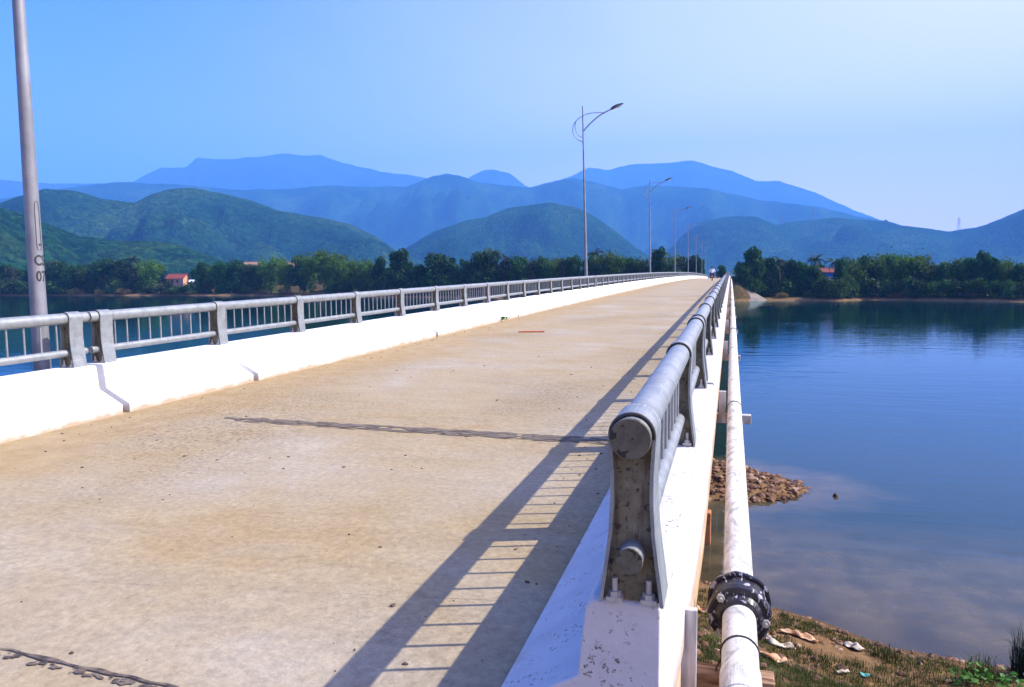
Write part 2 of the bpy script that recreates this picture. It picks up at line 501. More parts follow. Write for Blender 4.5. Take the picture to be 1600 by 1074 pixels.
def ground_mat():
    m, nt, n, l, p = new_mat('bank_soil_and_grass')
    v = coords(nt)
    soil = ramp(nt, nz(nt, v, 1.6, 7, 0.7), [(0.3, (0.035, 0.020, 0.010)), (0.5, (0.085, 0.048, 0.022)), (0.7, (0.17, 0.10, 0.05))])
    grass = ramp(nt, nz(nt, v, 3.0, 6, 0.7), [(0.3, (0.018, 0.034, 0.006)), (0.7, (0.060, 0.080, 0.018))])
    gf = math_n(nt, 'MULTIPLY', ramp(nt, nz(nt, v, 0.35, 6, 0.65), [(0.44, 0.0), (0.56, 1.0)]), ramp(nt, nz(nt, v, 4.5, 5, 0.75), [(0.40, 0.15), (0.58, 1.0)]))
    c = mix(nt, gf, soil, grass)
    g = n.new('ShaderNodeSeparateXYZ'); l.new(coords(nt), g.inputs[0])
    # raw earth at the water's edge
    mr = n.new('ShaderNodeMapRange'); l.new(math_n(nt, 'ADD', g.outputs['Z'], math_n(nt, 'MULTIPLY', nz(nt, v, 0.5, 4), 0.6)), mr.inputs[0])
    mr.inputs[1].default_value = 1.1; mr.inputs[2].default_value = 0.6
    edge = ramp(nt, nz(nt, v, 2.2, 6, 0.7), [(0.3, (0.10, 0.050, 0.020)), (0.7, (0.30, 0.18, 0.085))])
    c = mix(nt, mr.outputs[0], c, edge)
    # mud below the water line
    wet = n.new('ShaderNodeMapRange'); l.new(g.outputs['Z'], wet.inputs[0])
    wet.inputs[1].default_value = 0.04; wet.inputs[2].default_value = -0.02
    c = mix(nt, wet.outputs[0], c, (0.07, 0.045, 0.026))
    l.new(c, p.inputs['Base Color'])
    p.inputs['Roughness'].default_value = 0.95
    p.inputs['Specular IOR Level'].default_value = 0.1
    bump(nt, p, nz(nt, v, 8, 6, 0.75), 0.8, 0.08)
    return m
M['ground'] = ground_mat()
gme = grid_mesh('ground', co, faces)
structure(link('ground', gme, M['ground']))

# ---------------------------------------------------------------- river
def water_mat():
    m, nt, n, l, p = new_mat('river_water')
    at = n.new('ShaderNodeAttribute'); at.attribute_name = 'depth'
    v = coords(nt, 'pos', (1, 1, 1))
    murk = n.new('ShaderNodeBsdfDiffuse')
    l.new(mix(nt, ramp(nt, at.outputs['Fac'], [(0.10, 0.0), (0.95, 1.0)]), ramp(nt, nz(nt, v, 0.8, 5, 0.6), [(0.36, (0.058, 0.046, 0.028)), (0.6, (0.115, 0.085, 0.046))]), (0.003, 0.018, 0.020)), murk.inputs['Color'])
    tr = n.new('ShaderNodeBsdfTransparent'); tr.inputs['Color'].default_value = (0.72, 0.66, 0.52, 1)
    body = n.new('ShaderNodeMixShader')
    l.new(ramp(nt, at.outputs['Fac'], [(0.0, 0.45), (0.12, 0.85), (0.35, 0.97), (0.7, 1.0)]), body.inputs[0])
    l.new(tr.outputs[0], body.inputs[1]); l.new(murk.outputs[0], body.inputs[2])
    gl = n.new('ShaderNodeBsdfGlossy'); gl.inputs['Roughness'].default_value = 0.03
    gl.inputs['Color'].default_value = (0.66, 0.88, 0.96, 1)
    fr = n.new('ShaderNodeFresnel'); fr.inputs['IOR'].default_value = 1.33
    mx = n.new('ShaderNodeMixShader')
    l.new(fr.outputs[0], mx.inputs[0]); l.new(body.outputs[0], mx.inputs[1]); l.new(gl.outputs[0], mx.inputs[2])
    l.new(mx.outputs[0], n['Material Output'].inputs['Surface'])
    # wind ripples lying across the view, with calm slicks between
    v1 = coords(nt, 'pos', (0.45, 1.0, 1)); v2 = coords(nt, 'pos', (0.25, 1.0, 1))
    r1 = nz(nt, v1, 1.5, 3, 0.55, 0.4)
    r2 = nz(nt, v2, 0.5, 3, 0.5, 0.6)
    area = ramp(nt, nz(nt, coords(nt, 'pos', (0.3, 1, 1)), 0.03, 3, 0.5), [(0.38, 0.35), (0.62, 1.0)])
    h = math_n(nt, 'ADD', math_n(nt, 'MULTIPLY', r1, 0.35), r2)
    b = n.new('ShaderNodeBump'); b.inputs['Distance'].default_value = 0.045
    l.new(math_n(nt, 'MULTIPLY', area, 0.85), b.inputs['Strength']); l.new(h, b.inputs['Height'])
    for s_ in (gl, fr): l.new(b.outputs['Normal'], s_.inputs['Normal'])
    return m
M['water'] = water_mat()
wco = co.copy(); wco[:, :, 2] = 0
sel = (hv[:-1, :-1] < 0.25) | (hv[1:, 1:] < 0.25) | (hv[:-1, 1:] < 0.25) | (hv[1:, :-1] < 0.25)
wf = faces[sel.reshape(-1)]
used, inv = np.unique(wf, return_inverse=True)
wme = grid_mesh('river_water', wco.reshape(-1, 3)[used], inv.reshape(-1, 4))
at = wme.attributes.new('depth', 'FLOAT', 'POINT')
at.data.foreach_set('value', np.clip(-hv.reshape(-1)[used] / 1.2, 0, 1).astype(np.float32))
structure(link('river_water', wme, M['water']))

# ---------------------------------------------------------------- hills
def hill_mat(name, c1, c2, c3):
    m, nt, n, l, p = new_mat(name)
    v = coords(nt)
    big = nz(nt, v, 0.004, 5, 0.6)
    fine = nz(nt, v, 0.095, 5, 0.85)
    c = ramp(nt, big, [(0.35, c1), (0.5, c2), (0.66, c3)])
    c = mix(nt, 1.0, c, ramp(nt, fine, [(0.38, 0.3), (0.62, 1.8)]), 'MULTIPLY')
    # bare red earth showing here and there
    e = math_n(nt, 'MULTIPLY', ramp(nt, nz(nt, v, 0.035, 5, 0.7), [(0.62, 0.0), (0.69, 0.7)]), ramp(nt, big, [(0.45, 0.1), (0.6, 1.0)]))
    c = mix(nt, e, c, (0.11, 0.075, 0.04))
    l.new(c, p.inputs['Base Color'])
    p.inputs['Roughness'].default_value = 1.0
    p.inputs['Specular IOR Level'].default_value = 0.0
    cr = vor(nt, v, 0.10)
    c = mix(nt, 1.0, c, ramp(nt, cr.outputs['Color'], [(0.1, 0.55), (0.9, 1.5)]), 'MULTIPLY')
    l.new(c, p.inputs['Base Color'])
    hgt = math_n(nt, 'SUBTRACT', fine, math_n(nt, 'MULTIPLY', cr.outputs['Distance'], 0.7))
    bump(nt, p, hgt, 1.0, 13.0)
    return m
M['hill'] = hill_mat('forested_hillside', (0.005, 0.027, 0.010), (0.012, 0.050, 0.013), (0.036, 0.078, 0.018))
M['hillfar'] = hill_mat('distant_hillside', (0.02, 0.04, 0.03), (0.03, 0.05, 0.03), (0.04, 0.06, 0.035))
def ang_of(u):
    # bearing of a photograph column, measured from +Y, positive to the right
    return math.atan((u - 800) / 1200.0) - YAW
def ridge(name, pts, dist, wid, mat, step, spur, seed, bow=0.0):
    us = [q[0] for q in pts]; vs = [q[1] for q in pts]
    a0, a1 = ang_of(us[0]), ang_of(us[-1])
    n = max(20, int(dist * (a1 - a0) / step))
    nt_ = 70
    ts = np.concatenate([-(np.linspace(1, 0, int(nt_ * 0.7))) ** 1.15, np.linspace(0, 1, int(nt_ * 0.3) + 1)[1:]])
    g = np.zeros((n + 1, len(ts), 3))
    for i in range(n + 1):
        a = a0 + (a1 - a0) * i / n
        u = 800 + 1200 * math.tan(a + YAW)
        vv = lerp(u, us, vs)
        d = dist * (1 + bow * math.sin(i / n * PI * 1.0) + 0.05 * fbm(a * 40, 0, 3, 2, seed))
        hz = 430 - (u - 800) * math.tan(ROLL)
        H = CAMZ + d * math.cos(a + YAW) ** 0 * (hz - vv) / 1200.0 * math.cos(a + YAW) + 0.0
        H += dist * (0.0022 if dist > 9000 else 0.0016) * fbm(a * dist, 3, dist * 0.02, 5, seed)
        H = max(H, 3.0)
        W = wid * (0.55 + 0.45 * min(1.5, H / (0.1 * dist)))
        for j, t in enumerate(ts):
            r = d + t * W * (1.0 if t < 0 else 1.4)
            x, y = math.sin(a) * r, math.cos(a) * r
            k = 1 - abs(t)
            prof = (k ** 1.25) * 0.55 + 0.45 * (0.5 - 0.5 * math.cos(PI * k))
            sp = fbm(x, y, spur, 4, seed + 3) + 0.6 * (abs(fbm(x, y, spur * 0.45, 3, seed + 7)) - 0.2)
            z = H * prof + H * spur_amp(t) * sp * (0.45 if dist > 9000 else 1.0)
            g[i, j] = (x, y, z - 1.5)
    m_ = len(ts)
    ii = np.arange((n + 1) * m_).reshape(n + 1, m_)
    fs = np.stack([ii[:-1, :-1], ii[1:, :-1], ii[1:, 1:], ii[:-1, 1:]], -1).reshape(-1, 4)
    o = link(name, grid_mesh(name, g, fs), mat)
    structure(o)
    return o
def spur_amp(t):
    a = abs(t)
    return 0.95 * math.sin(PI * min(1, a * 1.0)) * min(1, a * 3.0)

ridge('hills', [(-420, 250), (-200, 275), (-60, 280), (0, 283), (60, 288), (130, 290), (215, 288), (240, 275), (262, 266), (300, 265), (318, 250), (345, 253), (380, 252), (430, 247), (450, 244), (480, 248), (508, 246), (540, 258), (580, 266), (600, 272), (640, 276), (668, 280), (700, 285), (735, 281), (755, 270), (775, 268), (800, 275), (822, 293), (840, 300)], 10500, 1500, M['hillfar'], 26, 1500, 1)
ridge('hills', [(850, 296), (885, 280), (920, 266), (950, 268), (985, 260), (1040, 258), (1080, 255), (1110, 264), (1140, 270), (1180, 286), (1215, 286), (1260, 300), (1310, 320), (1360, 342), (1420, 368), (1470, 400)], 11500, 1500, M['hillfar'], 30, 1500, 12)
ridge('hills', [(-420, 330), (-200, 325), (0, 315), (80, 302), (130, 294), (160, 290), (200, 287), (240, 289), (290, 291), (380, 299), (450, 298), (520, 292), (560, 294), (640, 294), (680, 278), (700, 274), (720, 277), (750, 287), (790, 292), (830, 295), (870, 285), (900, 281), (940, 290), (970, 298), (1010, 292), (1060, 294), (1100, 296), (1150, 307), (1190, 315), (1280, 325), (1330, 338), (1390, 348), (1450, 372), (1500, 400)], 6200, 1400, M['hill'], 20, 820, 3)
ridge('hills', [(1010, 410), (1050, 385), (1075, 360), (1100, 346), (1150, 338), (1180, 340), (1210, 352), (1240, 347), (1300, 341), (1350, 345), (1380, 347), (1400, 352), (1450, 358), (1480, 362), (1520, 356), (1560, 342), (1600, 324), (1660, 298), (1800, 270), (2000, 260), (2300, 290)], 3800, 940, M['hill'], 14, 500, 4)
ridge('hills', [(590, 425), (640, 385), (680, 362), (730, 345), (760, 340), (800, 325), (860, 318), (900, 325), (930, 340), (960, 360), (990, 385), (1030, 408), (1080, 425)], 2900, 730, M['hill'], 9, 390, 5)
ridge('hills', [(-420, 300), (-200, 320), (-60, 325), (0, 322), (40, 308), (80, 297), (130, 300), (170, 312), (220, 318), (245, 305), (275, 297), (310, 296), (350, 303), (400, 315), (440, 330), (500, 340), (550, 350), (590, 370), (620, 390), (660, 408), (720, 425)], 2300, 640, M['hill'], 8, 320, 6)
ridge('hills', [(-420, 290), (-200, 300), (-60, 312), (0, 323), (40, 332), (90, 352), (130, 368), (200, 376), (250, 376), (290, 383), (330, 398), (370, 414), (420, 426)], 1150, 320, M['hill'], 5, 165, 7)
structure(bpy.data.objects['hills'])

# transmission towers on the right-hand ridge
def tower_mesh():
    b = MB(); H = 46
    def wd(z): return 4.2 * (1 - z / H) ** 1.2 + 0.6
    zs = [0, 9, 17, 24, 30, 35, 40, 46]
    for i in range(len(zs) - 1):
        z0, z1 = zs[i], zs[i + 1]; a, c = wd(z0), wd(z1)
        cs0 = [(-a, -a), (a, -a), (a, a), (-a, a)]; cs1 = [(-c, -c), (c, -c), (c, c), (-c, c)]
        for k in range(4):
            k2 = (k + 1) % 4
            b.tube([cs0[k] + (z0,), cs1[k] + (z1,)], 0.28, 4)
            b.tube([cs0[k] + (z0,), cs1[k2] + (z1,)], 0.16, 4)
            b.tube([cs0[k2] + (z0,), cs1[k] + (z1,)], 0.16, 4)
    arms = MB()
    for z, L in ((30, 9), (36, 7.5), (42, 6)):
        for sgn in (-1, 1):
            arms.tube([(0, 0, z + 1.6), (sgn * L, 0, z)], 0.22, 4)
            arms.tube([(0, 0, z), (sgn * L, 0, z)], 0.22, 4)
            arms.tube([(sgn * L, 0, z), (sgn * L, 0, z - 2.2)], 0.2, 4)
    return b, arms
M['lattice'] = simple('dull_lattice_steel', (0.10, 0.11, 0.12), (0.2, 0.2, 0.2), 1, 0.7)
bT, aT = tower_mesh()
def hill_point(u, dist, vv):
    a = ang_of(u)
    hz = 430 - (u - 800) * math.tan(ROLL)
    return (math.sin(a) * dist, math.cos(a) * dist, CAMZ + dist * math.cos(a + YAW) * (hz - vv) / 1200.0)
tw = None
for u, dist, vv, lab in ((1217, 3860, 357, 'steel lattice transmission tower on the ridge, leftmost of the three'),
                         (1268, 3820, 348, 'steel lattice transmission tower in the middle of the ridge skyline'),
                         (1493, 3820, 366, 'steel lattice transmission tower on the saddle, rightmost of the three')):
    if tw is None:
        tw = t_ = thing('transmission_tower', lab, 'transmission tower', group='transmission towers along the hazy ridge')
        part('lattice_mast', bT, M['lattice'], tw); part('cross_arm', aT, M['lattice'], tw)
    else:
        t_ = copy_tree(tw); t_['label'] = lab
    t_.location = hill_point(u, dist, vv); t_.rotation_euler.z = 0.5; t_.scale = (1.5, 1.5, 1.5)

# ---------------------------------------------------------------- bridge
br = thing('bridge', 'long arched concrete road bridge crossing the river on low piers', 'bridge')
ys_all = sorted(set([round(y, 3) for y in list(np.arange(-8, 60, 1.0)) + list(np.arange(60, 238, 3.0)) + [J0, YEND, Y0]]))
def ribbon(poly_fn, ys):
    b = MB(); polys = [poly_fn(y) for y in ys]; n = len(polys[0])
    vs = [(x, y, z) for y, pl in zip(ys, polys) for x, z in pl]
    fs = []
    for i in range(len(ys) - 1):
        for k in range(n):
            k2 = (k + 1) % n
            fs.append((i * n + k, i * n + k2, (i + 1) * n + k2, (i + 1) * n + k))
    fs.append(tuple(range(n))[::-1]); fs.append(tuple(range((len(ys) - 1) * n, len(ys) * n)))
    b.add(vs, fs)
    return b
yb = [y for y in ys_all if Y0 + 0.1 <= y <= YEND]
def xo(y):                                    # outer edge of the right parapet (it runs in slightly at its end)
    return lerp(y, [2.3, 3.0, 4.6, 8], [-0.190, -0.168, -0.128, -0.125])
part('deck_slab', ribbon(lambda y: [(xo(y) - 0.012, zroad(y) - 0.012), (xo(y) - 0.012, zroad(y) - 0.33), (-0.9, zroad(y) - 0.42), (-6.2, zroad(y) - 0.42), (XL - 0.145, zroad(y) - 0.33), (XL - 0.145, zroad(y) - 0.012)], yb), M['deckedge'], br, True)
for gx_ in (-1.5, -3.55, -5.6):
    part('girder', ribbon(lambda y: [(gx_ + 0.28, zroad(y) - 0.43), (gx_ + 0.2, zroad(y) - 1.5), (gx_ - 0.2, zroad(y) - 1.5), (gx_ - 0.28, zroad(y) - 0.43)], [y for y in yb if y > 3]), M['conc'], br, True)
for k in range(0, NSP):
    y = J0 + SPAN * k
    if k == 0: continue
    b = MB(); zt = zroad(y) - 1.52
    b.box(-6.7, -0.5, y - 0.7, y + 0.7, zt - 1.0, zt)
    for px in (-1.6, -5.5):
        b.tube([(px, y, -2.9), (px, y, zt - 1.0)], 0.55, 20)
    part('pier', b, M['conc'], br)
b = MB(); b.box(-6.9, -0.16, 2.42, 3.6, 1.0, zroad(3) - 0.45); part('abutment', b, M['conc'], br)
b = MB(); b.box(-6.9, -0.3, YEND - 1.2, YEND - 0.05, 0.5, zroad(YEND) - 0.45); part('abutment', b, M['conc'], br)

# road surface
def sheet(y0, y1, x0, x1, nxs, dz=0.0, step=None):
    ys = [y for y in ys_all if y0 < y < y1]
    ys = [y0] + ys + [y1]
    if y1 > 240: ys = sorted(set(ys + list(np.arange(240, y1, 8))))
    xs = np.linspace(x0, x1, nxs)
    vs = [(x, y, zroad(y) + dz) for y in ys for x in xs]
    n = len(xs)
    fs = [(i * n + k, i * n + k + 1, (i + 1) * n + k + 1, (i + 1) * n + k) for i in range(len(ys) - 1) for k in range(n - 1)]
    b = MB(); b.add(vs, fs)
    return b
road = link('road', sheet(-8, 700, -6.6, -0.50, 8).mesh('road'), M['road'])
structure(road)

# expansion joint strips (ragged black filler)
def ragged(yc, hw, x0, x1, n, seed, rough, slope=0.0, th=0.006):
    rr = random.Random(seed); vs = []; fs = []
    for i in range(n + 1):
        x = x0 + (x1 - x0) * i / n
        y = yc + slope * (x - x0) + 0.3 * hw * mn.noise(Vector((x * 2, seed, 0)))
        a = hw * max(0.0, 1 + rough * mn.noise(Vector((x * 9, seed, 1.3)))) ; c = hw * max(0.0, 1 + rough * mn.noise(Vector((x * 9, seed, 5.3))))
        vs += [(x, y - a, zroad(y) + th), (x, y + c, zroad(y) + th)]
    for i in range(n):
        fs.append((2 * i, 2 * i + 2, 2 * i + 3, 2 * i + 1))
    b = MB(); b.add(vs, fs)
    return b
for q, (dy, hw_, xs_) in enumerate(((0.10, 0.016, -4.7), (0.055, 0.020, -5.1), (0.005, 0.022, -5.0), (-0.05, 0.018, -4.9), (-0.095, 0.010, -3.9))):
    part('expansion_joint', ragged(6.80 + dy - 0.035 * (xs_ + 5.05), hw_, xs_, -0.80, 420, 3.37 + q, 2.8, -0.03, 0.005), M['joint'], br)
part('expansion_joint', ragged(2.614, 0.007, -6.3, -0.80, 500, 8, 2.2, -0.075), M['crack'], br)
# spalled pits beside the near joint
b = MB(); rr = random.Random(4)
for k in range(70):
    x = -3.1 + 1.4 * rr.random(); y = 2.33 - 0.03 * (x + 6.3) + 0.15 - 0.03 - rr.random() * 0.05 - 0.03
    y = 2.614 - 0.075 * (x + 6.3) - 0.012 - rr.random() * 0.035
    r = 0.002 + 0.008 * rr.random() ** 2; n = 11
    ring = [(x + r * 2.0 * (1 + 0.9 * rr.random()) * math.cos(t * 2 * PI / n), y + r * (1 + 0.9 * rr.random()) * math.sin(t * 2 * PI / n), zroad(y) + 0.005) for t in range(n)]
    b.add(ring, [tuple(range(n))])
part('spalled_edge', b, M['crack'], br, kind='stuff')
for k in range(1, NSP):
    y = J0 + SPAN * k
    part('expansion_joint', ragged(y, 0.06, -6.3, -0.78, 60, 10 + k, 0.5), M['joint'], br)

# ---------------------------------------------------------------- parapets
def parapet(side, y0, y1, notches, label, mat, name='concrete_parapet', endchip=False):
    xa = XR if side > 0 else XL
    t = thing(name, label, 'parapet', (xa, y0, zroad(y0)), group='whitewashed parapet lengths along the bridge')
    sg = -1 if side > 0 else 1                # direction from rail axis to the roadway
    secs = []
    ys = sorted(set([y0, y1] + [y for y in ys_all if y0 < y < y1] + ([y0 + 0.02, y1 - 0.02])))
    for nq in notches:
        ys = [y for y in ys if abs(y - nq) > 0.12]
        ys += [nq - 0.06, nq - 0.055, nq + 0.055, nq + 0.06]
    ys = sorted(ys)
    for y in ys:
        cut = any(abs(y - nq) < 0.058 for nq in notches)
        toe, kink = (0.19, 0.172) if cut else (0.47, 0.172)
        if side > 0: out = xo(y) - XR
        else: out = 0.125
        w_ = 0.006 * fbm(y, 0, 0.5, 3, side)
        ch = 0.0
        if endchip and y < y0 + 0.01: ch = 0.012
        z = zroad(y)
        P = [(toe + w_, 0.0), (toe + w_, 0.10 + w_), (kink + 0.0, 0.26 if not cut else 0.25), (0.145 + w_, 0.50 - ch), (0.125, 0.525 - ch), (-out + 0.01, 0.525 - ch), (-out, 0.515 - ch), (-out, -0.06)]
        secs.append([(xa + sg * px if px >= 0 else xa + sg * px, y, z + pz) for px, pz in P])
    n = len(secs[0]); b = MB()
    vs = [q for s_ in secs for q in s_]
    fs = []
    for i in range(len(secs) - 1):
        for k in range(n):
            k2 = (k + 1) % n
            fs.append((i * n + k, i * n + k2, (i + 1) * n + k2, (i + 1) * n + k))
    fs.append(tuple(range(n))); fs.append(tuple(range((len(secs) - 1) * n, len(secs) * n))[::-1])
    b.add(vs, fs)
    b.v = [(x - xa, y - y0, z - zroad(y0)) for x, y, z in b.v]
    wo = part('wall', b, mat, t, True)
    if endchip: bevel(wo, 0.016, 3)
    ha = wo.data.attributes.new('hgt', 'FLOAT', 'POINT'); ha.data.foreach_set('value', [0.0, 0.10, 0.26, 0.5, 0.53, 0.53, 0.5, 0.0] * len(secs))
    return t
ordn = ['first', 'second', 'third', 'fourth', 'fifth', 'sixth', 'seventh', 'eighth', 'ninth', 'tenth', 'eleventh', 'twelfth', 'thirteenth', 'fourteenth', 'fifteenth', 'sixteenth', 'seventeenth', 'eighteenth', 'nineteenth', 'twentieth']
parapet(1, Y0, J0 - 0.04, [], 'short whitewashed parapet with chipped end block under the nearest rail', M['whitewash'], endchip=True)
parapet(-1, Y0, J0 - 0.05, [], 'left white parapet length before the gap, beside the nearest lamp', M['whitewash_left'])
for k in range(NSP):
    a, c = J0 + SPAN * k + 0.05, J0 + SPAN * (k + 1) - 0.05
    nt_ = [J0 + SPAN * k + 2.4 + 6.9 * q for q in range(5) if 2.4 + 6.9 * q < SPAN - 1]
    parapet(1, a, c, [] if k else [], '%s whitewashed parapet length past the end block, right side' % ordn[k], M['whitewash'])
    parapet(-1, a, c, nt_, '%s sunlit white parapet length past the gap, left side' % ordn[k], M['whitewash_left'])

# ---------------------------------------------------------------- guard railings
RH = 0.595                                    # top of strap above parapet top
TZ = 0.525                                    # parapet top above road
def post_outline(off=0.0):
    """inverted U round the tube: (x, z) from bottom left over the top to bottom right"""
    r = 0.071 - off; zc = RH - 0.071
    L = [(-0.098 + off, 0.0), (-0.092 + off, 0.05), (-0.081 + off, 0.13), (-0.070 + off, 0.22), (-0.0645 + off, 0.32), (-0.0645 + off, 0.40), (-0.068 + off, 0.46)]
    arc = [(-r * math.cos(t), zc + r * math.sin(t)) for t in np.linspace(0, PI, 15)]
    return L + arc + [(-x, z) for x, z in L[::-1]]
def flange_mesh():
    b = MB(); o, i = post_outline(0), post_outline(0.011); D = 0.088; n = len(o)
    vs = []
    for y in (-D, D):
        vs += [(x, y, z) for x, z in o] + [(x, y, z) for x, z in i]
    fs = []; sm = []
    for k in range(n - 1):
        fs.append((k, k + 1, 2 * n + k + 1, 2 * n + k))
        fs.append((n + k, 3 * n + k, 3 * n + k + 1, n + k + 1))
        fs.append((k, n + k, n + k + 1, k + 1))
        fs.append((2 * n + k, 2 * n + k + 1, 3 * n + k + 1, 3 * n + k))
    b.add(vs, fs)
    bm = bmesh.new(); me = b.mesh('flange'); bm.from_mesh(me); bmesh.ops.recalc_face_normals(bm, faces=bm.faces); bm.to_mesh(me); bm.free()
    for p_ in me.polygons: p_.use_smooth = False
    return me
def web_mesh():
    b = MB(); i = post_outline(0.0105)
    b.extrude_y([(x, z) for x, z in i] , -0.050, -0.038)
    me = b.mesh('web')
    bm = bmesh.new(); bm.from_mesh(me); bmesh.ops.recalc_face_normals(bm, faces=bm.faces); bm.to_mesh(me); bm.free()
    return me
def bolt_mesh(sx, sy):
    b = MB(); x, y = 0.052 * sx, sy
    b.box(x - 0.024, x + 0.024, y - 0.018, y + 0.022, 0.003, 0.018)
    b.tube([(x, y, 0.018), (x, y, 0.034)], 0.019, 6, smooth=False)
    b.tube([(x, y, 0.034), (x, y, 0.075)], 0.0095, 10)
    return b.mesh('bolt')
me_fl, me_web = flange_mesh(), web_mesh()
me_bolts = [bolt_mesh(sx, sy) for sx in (-1, 1) for sy in (-0.067, 0.03)]
for me in (me_fl, ): me.materials.append(M['steel'])
me_web.materials.append(M['grimy'])
for me in me_bolts: me.materials.append(M['zinc'])
# plain post for the far ones: flange and web in one mesh
def pt(y, dz, x):
    return (x, y, zroad(y) + dz)
def railing(side, y0, y1, npan, label, nbal, detail, stub0=0.0, stub1=0.0, first=False):
    xa = XR if side > 0 else XL
    t = thing('guard_railing', label, 'railing', (xa, y0, zroad(y0) + TZ), group='steel guard railing lengths along the bridge')
    z0 = zroad(y0) + TZ
    ps = [y0 + (y1 - y0) * k / npan for k in range(npan + 1)]
    rel = lambda y, dz: (0, y - y0, zroad(y) + TZ + dz - z0)
    # tubes
    b = MB(); yy = [y0 - stub0] + [y0 + (y1 - y0) * k / (npan * 2) for k in range(npan * 2 + 1)] + [y1 + stub1]
    b.tube([rel(y, RH - 0.071) for y in yy], 0.0595, 28 if detail > 1 else 10)
    top = part('top_rail', b, M['steel'], t)
    b = MB(); b.tube([rel(y, 0.155) for y in [y0 - min(stub0, 0.17)] + yy[1:-1] + [y1 + min(stub1, 0.17)]], 0.0385, 20 if detail > 1 else 8)
    part('bottom_rail', b, M['steel'], t)
    for e, yv in ((-1, y0 - stub0), (1, y1 + stub1)):
        if detail > 1:
            b = MB(); q = Vector(rel(yv, RH - 0.071)); b.tube([q, q + Vector((0, e * 0.008, 0))], [0.0625, 0.060], 28)
            part('end_cap', b, M['cap'] if first else M['steel'], t)
            yq = y0 - min(stub0, 0.17) if e < 0 else y1 + min(stub1, 0.17)
            b = MB(); q = Vector(rel(yq, 0.155)); b.tube([q, q + Vector((0, e * 0.006, 0))], [0.0405, 0.039], 20)
            part('end_cap', b, M['cap'] if first else M['steel'], t)
    for k, y in enumerate(ps):
        p_ = link('post', me_fl, None, t, rel(y, 0))
        if detail > 0:
            link('web_plate', me_web, None, p_)
        if detail > 1:
            bl = me_bolts if k < 8 else me_bolts[:0]
            for mb_ in bl: link('bolt', mb_, None, p_)
            # dark gasket line at each side of the strap
            if k < 9:
                for e in (-1, 1):
                    gm = MB()
                    ring = [(-0.0655 * math.cos(a), e * 0.0885, RH - 0.071 + 0.0655 * math.sin(a)) for a in np.linspace(-0.15, PI + 0.15, 20)]
                    gm.tube(ring, 0.006, 6)
                    part('gasket', gm, M['rubber'], p_)
    # balusters
    ylist = []
    for k in range(npan):
        for q in range(1, nbal + 1):
            ylist.append(ps[k] + (ps[k + 1] - ps[k]) * (q + 0.0) / (nbal + 1))
    def bal(b, y, lx=0, ly=0, lz=0):
        _, yy_, zz = rel(y, 0)
        za, zb = zz + 0.155 + 0.03, zz + RH - 0.071 - 0.045
        if detail > 1: b.tube([(0 - lx, yy_ - ly, za - lz), (0 - lx, yy_ - ly, zb - lz)], 0.0085, 8)
        else: b.box(-0.0085, 0.0085, yy_ - 0.0085, yy_ + 0.0085, za, zb)
    if detail > 1:
        bm_ = None
        for y in ylist[:100]:
            if bm_ is None:
                b = MB(); z_ = 0
                b.tube([(0, 0, 0.03), (0, 0, RH - 0.071 - 0.045 - 0.155)], 0.0105, 8)
                bm_ = b.mesh('baluster'); bm_.materials.append(M['steel'])
            link('baluster', bm_, None, t, rel(y, 0.155))
        rest = ylist[100:]
    else:
        rest = ylist
    if rest:
        b = MB()
        for y in rest: bal(b, y)
        part('balusters', b, M['steel'], t, kind='stuff')
    return t
railing(1, 2.355, 6.64, 2, 'nearest steel railing with grimy capped tube end, right side', 10, 2, 0.13, 0.19, True)
railing(-1, 2.355, 6.64, 2, 'steel railing at the left edge, beside the tall lamp pole', 10, 2, 0.13, 0.19)
for k in range(NSP):
    a, c = J0 + SPAN * k + 0.21, J0 + SPAN * (k + 1) - 0.21
    dt = 2 if k == 0 else (1 if k < 3 else 0)
    railing(1, a, c, 16, '%s steel railing length beyond the joint, right side' % ordn[k], 10, dt, 0.19, 0.19)
    railing(-1, a, c, 16, '%s steel railing length beyond the joint, left side' % ordn[k], 10, dt, 0.19, 0.19)

# ---------------------------------------------------------------- water pipe hung outside the right parapet
PX = 0.070; PRAD = 0.081
def zp(y): return zroad(y) - 0.205
def xp(y): return PX + 0.025 * sstep(6, 30, y)
pp = thing('water_pipe', 'weathered white water main running outside the right parapet', 'pipe', (PX, 2.0, zp(2.0)))
pp0 = Vector((PX, 2.0, zp(2.0)))
def P3(y, dx=0, dz=0): return Vector((xp(y) + dx, y, zp(y) + dz)) - pp0
b = MB(); b.tube([P3(y) for y in [0.5] + [2 + 1.0 * k for k in range(60)] + list(range(64, 238, 4))], PRAD, 40); part('pipe_run', b, M['pipe'], pp)
FY = 3.93
def disc(mb, y0, y1, r0, r1, seg=48, lump=0.0, ox=0, oz=0):
    rings = []
    for y, r in ((y0, r0 - 0.008), (y0 + 0.004, r0), (y1 - 0.004, r1), (y1, r1 - 0.008)):
        rings.append([P3(y) + Vector(((r + lump * mn.noise(Vector((math.cos(t) * 3, y * 9, math.sin(t) * 3)))) * math.cos(t) + ox, 0, (r + lump * mn.noise(Vector((math.cos(t) * 3, y * 9, math.sin(t) * 3)))) * math.sin(t) + oz)) for t in np.linspace(0, 2 * PI, seg, endpoint=False)])
    vs = [q for rg in rings for q in rg]; fs = []
    for i in range(3):
        for k in range(seg):
            k2 = (k + 1) % seg
            fs.append((i * seg + k, i * seg + k2, (i + 1) * seg + k2, (i + 1) * seg + k))
    fs.append(tuple(range(seg))[::-1]); fs.append(tuple(range(3 * seg, 4 * seg)))
    mb.add(vs, fs)
cp = thing('pipe_coupling', 'black bolted coupling with white paint runs around the pipe', 'coupling', (0, 0, 0))
cp.location = pp0
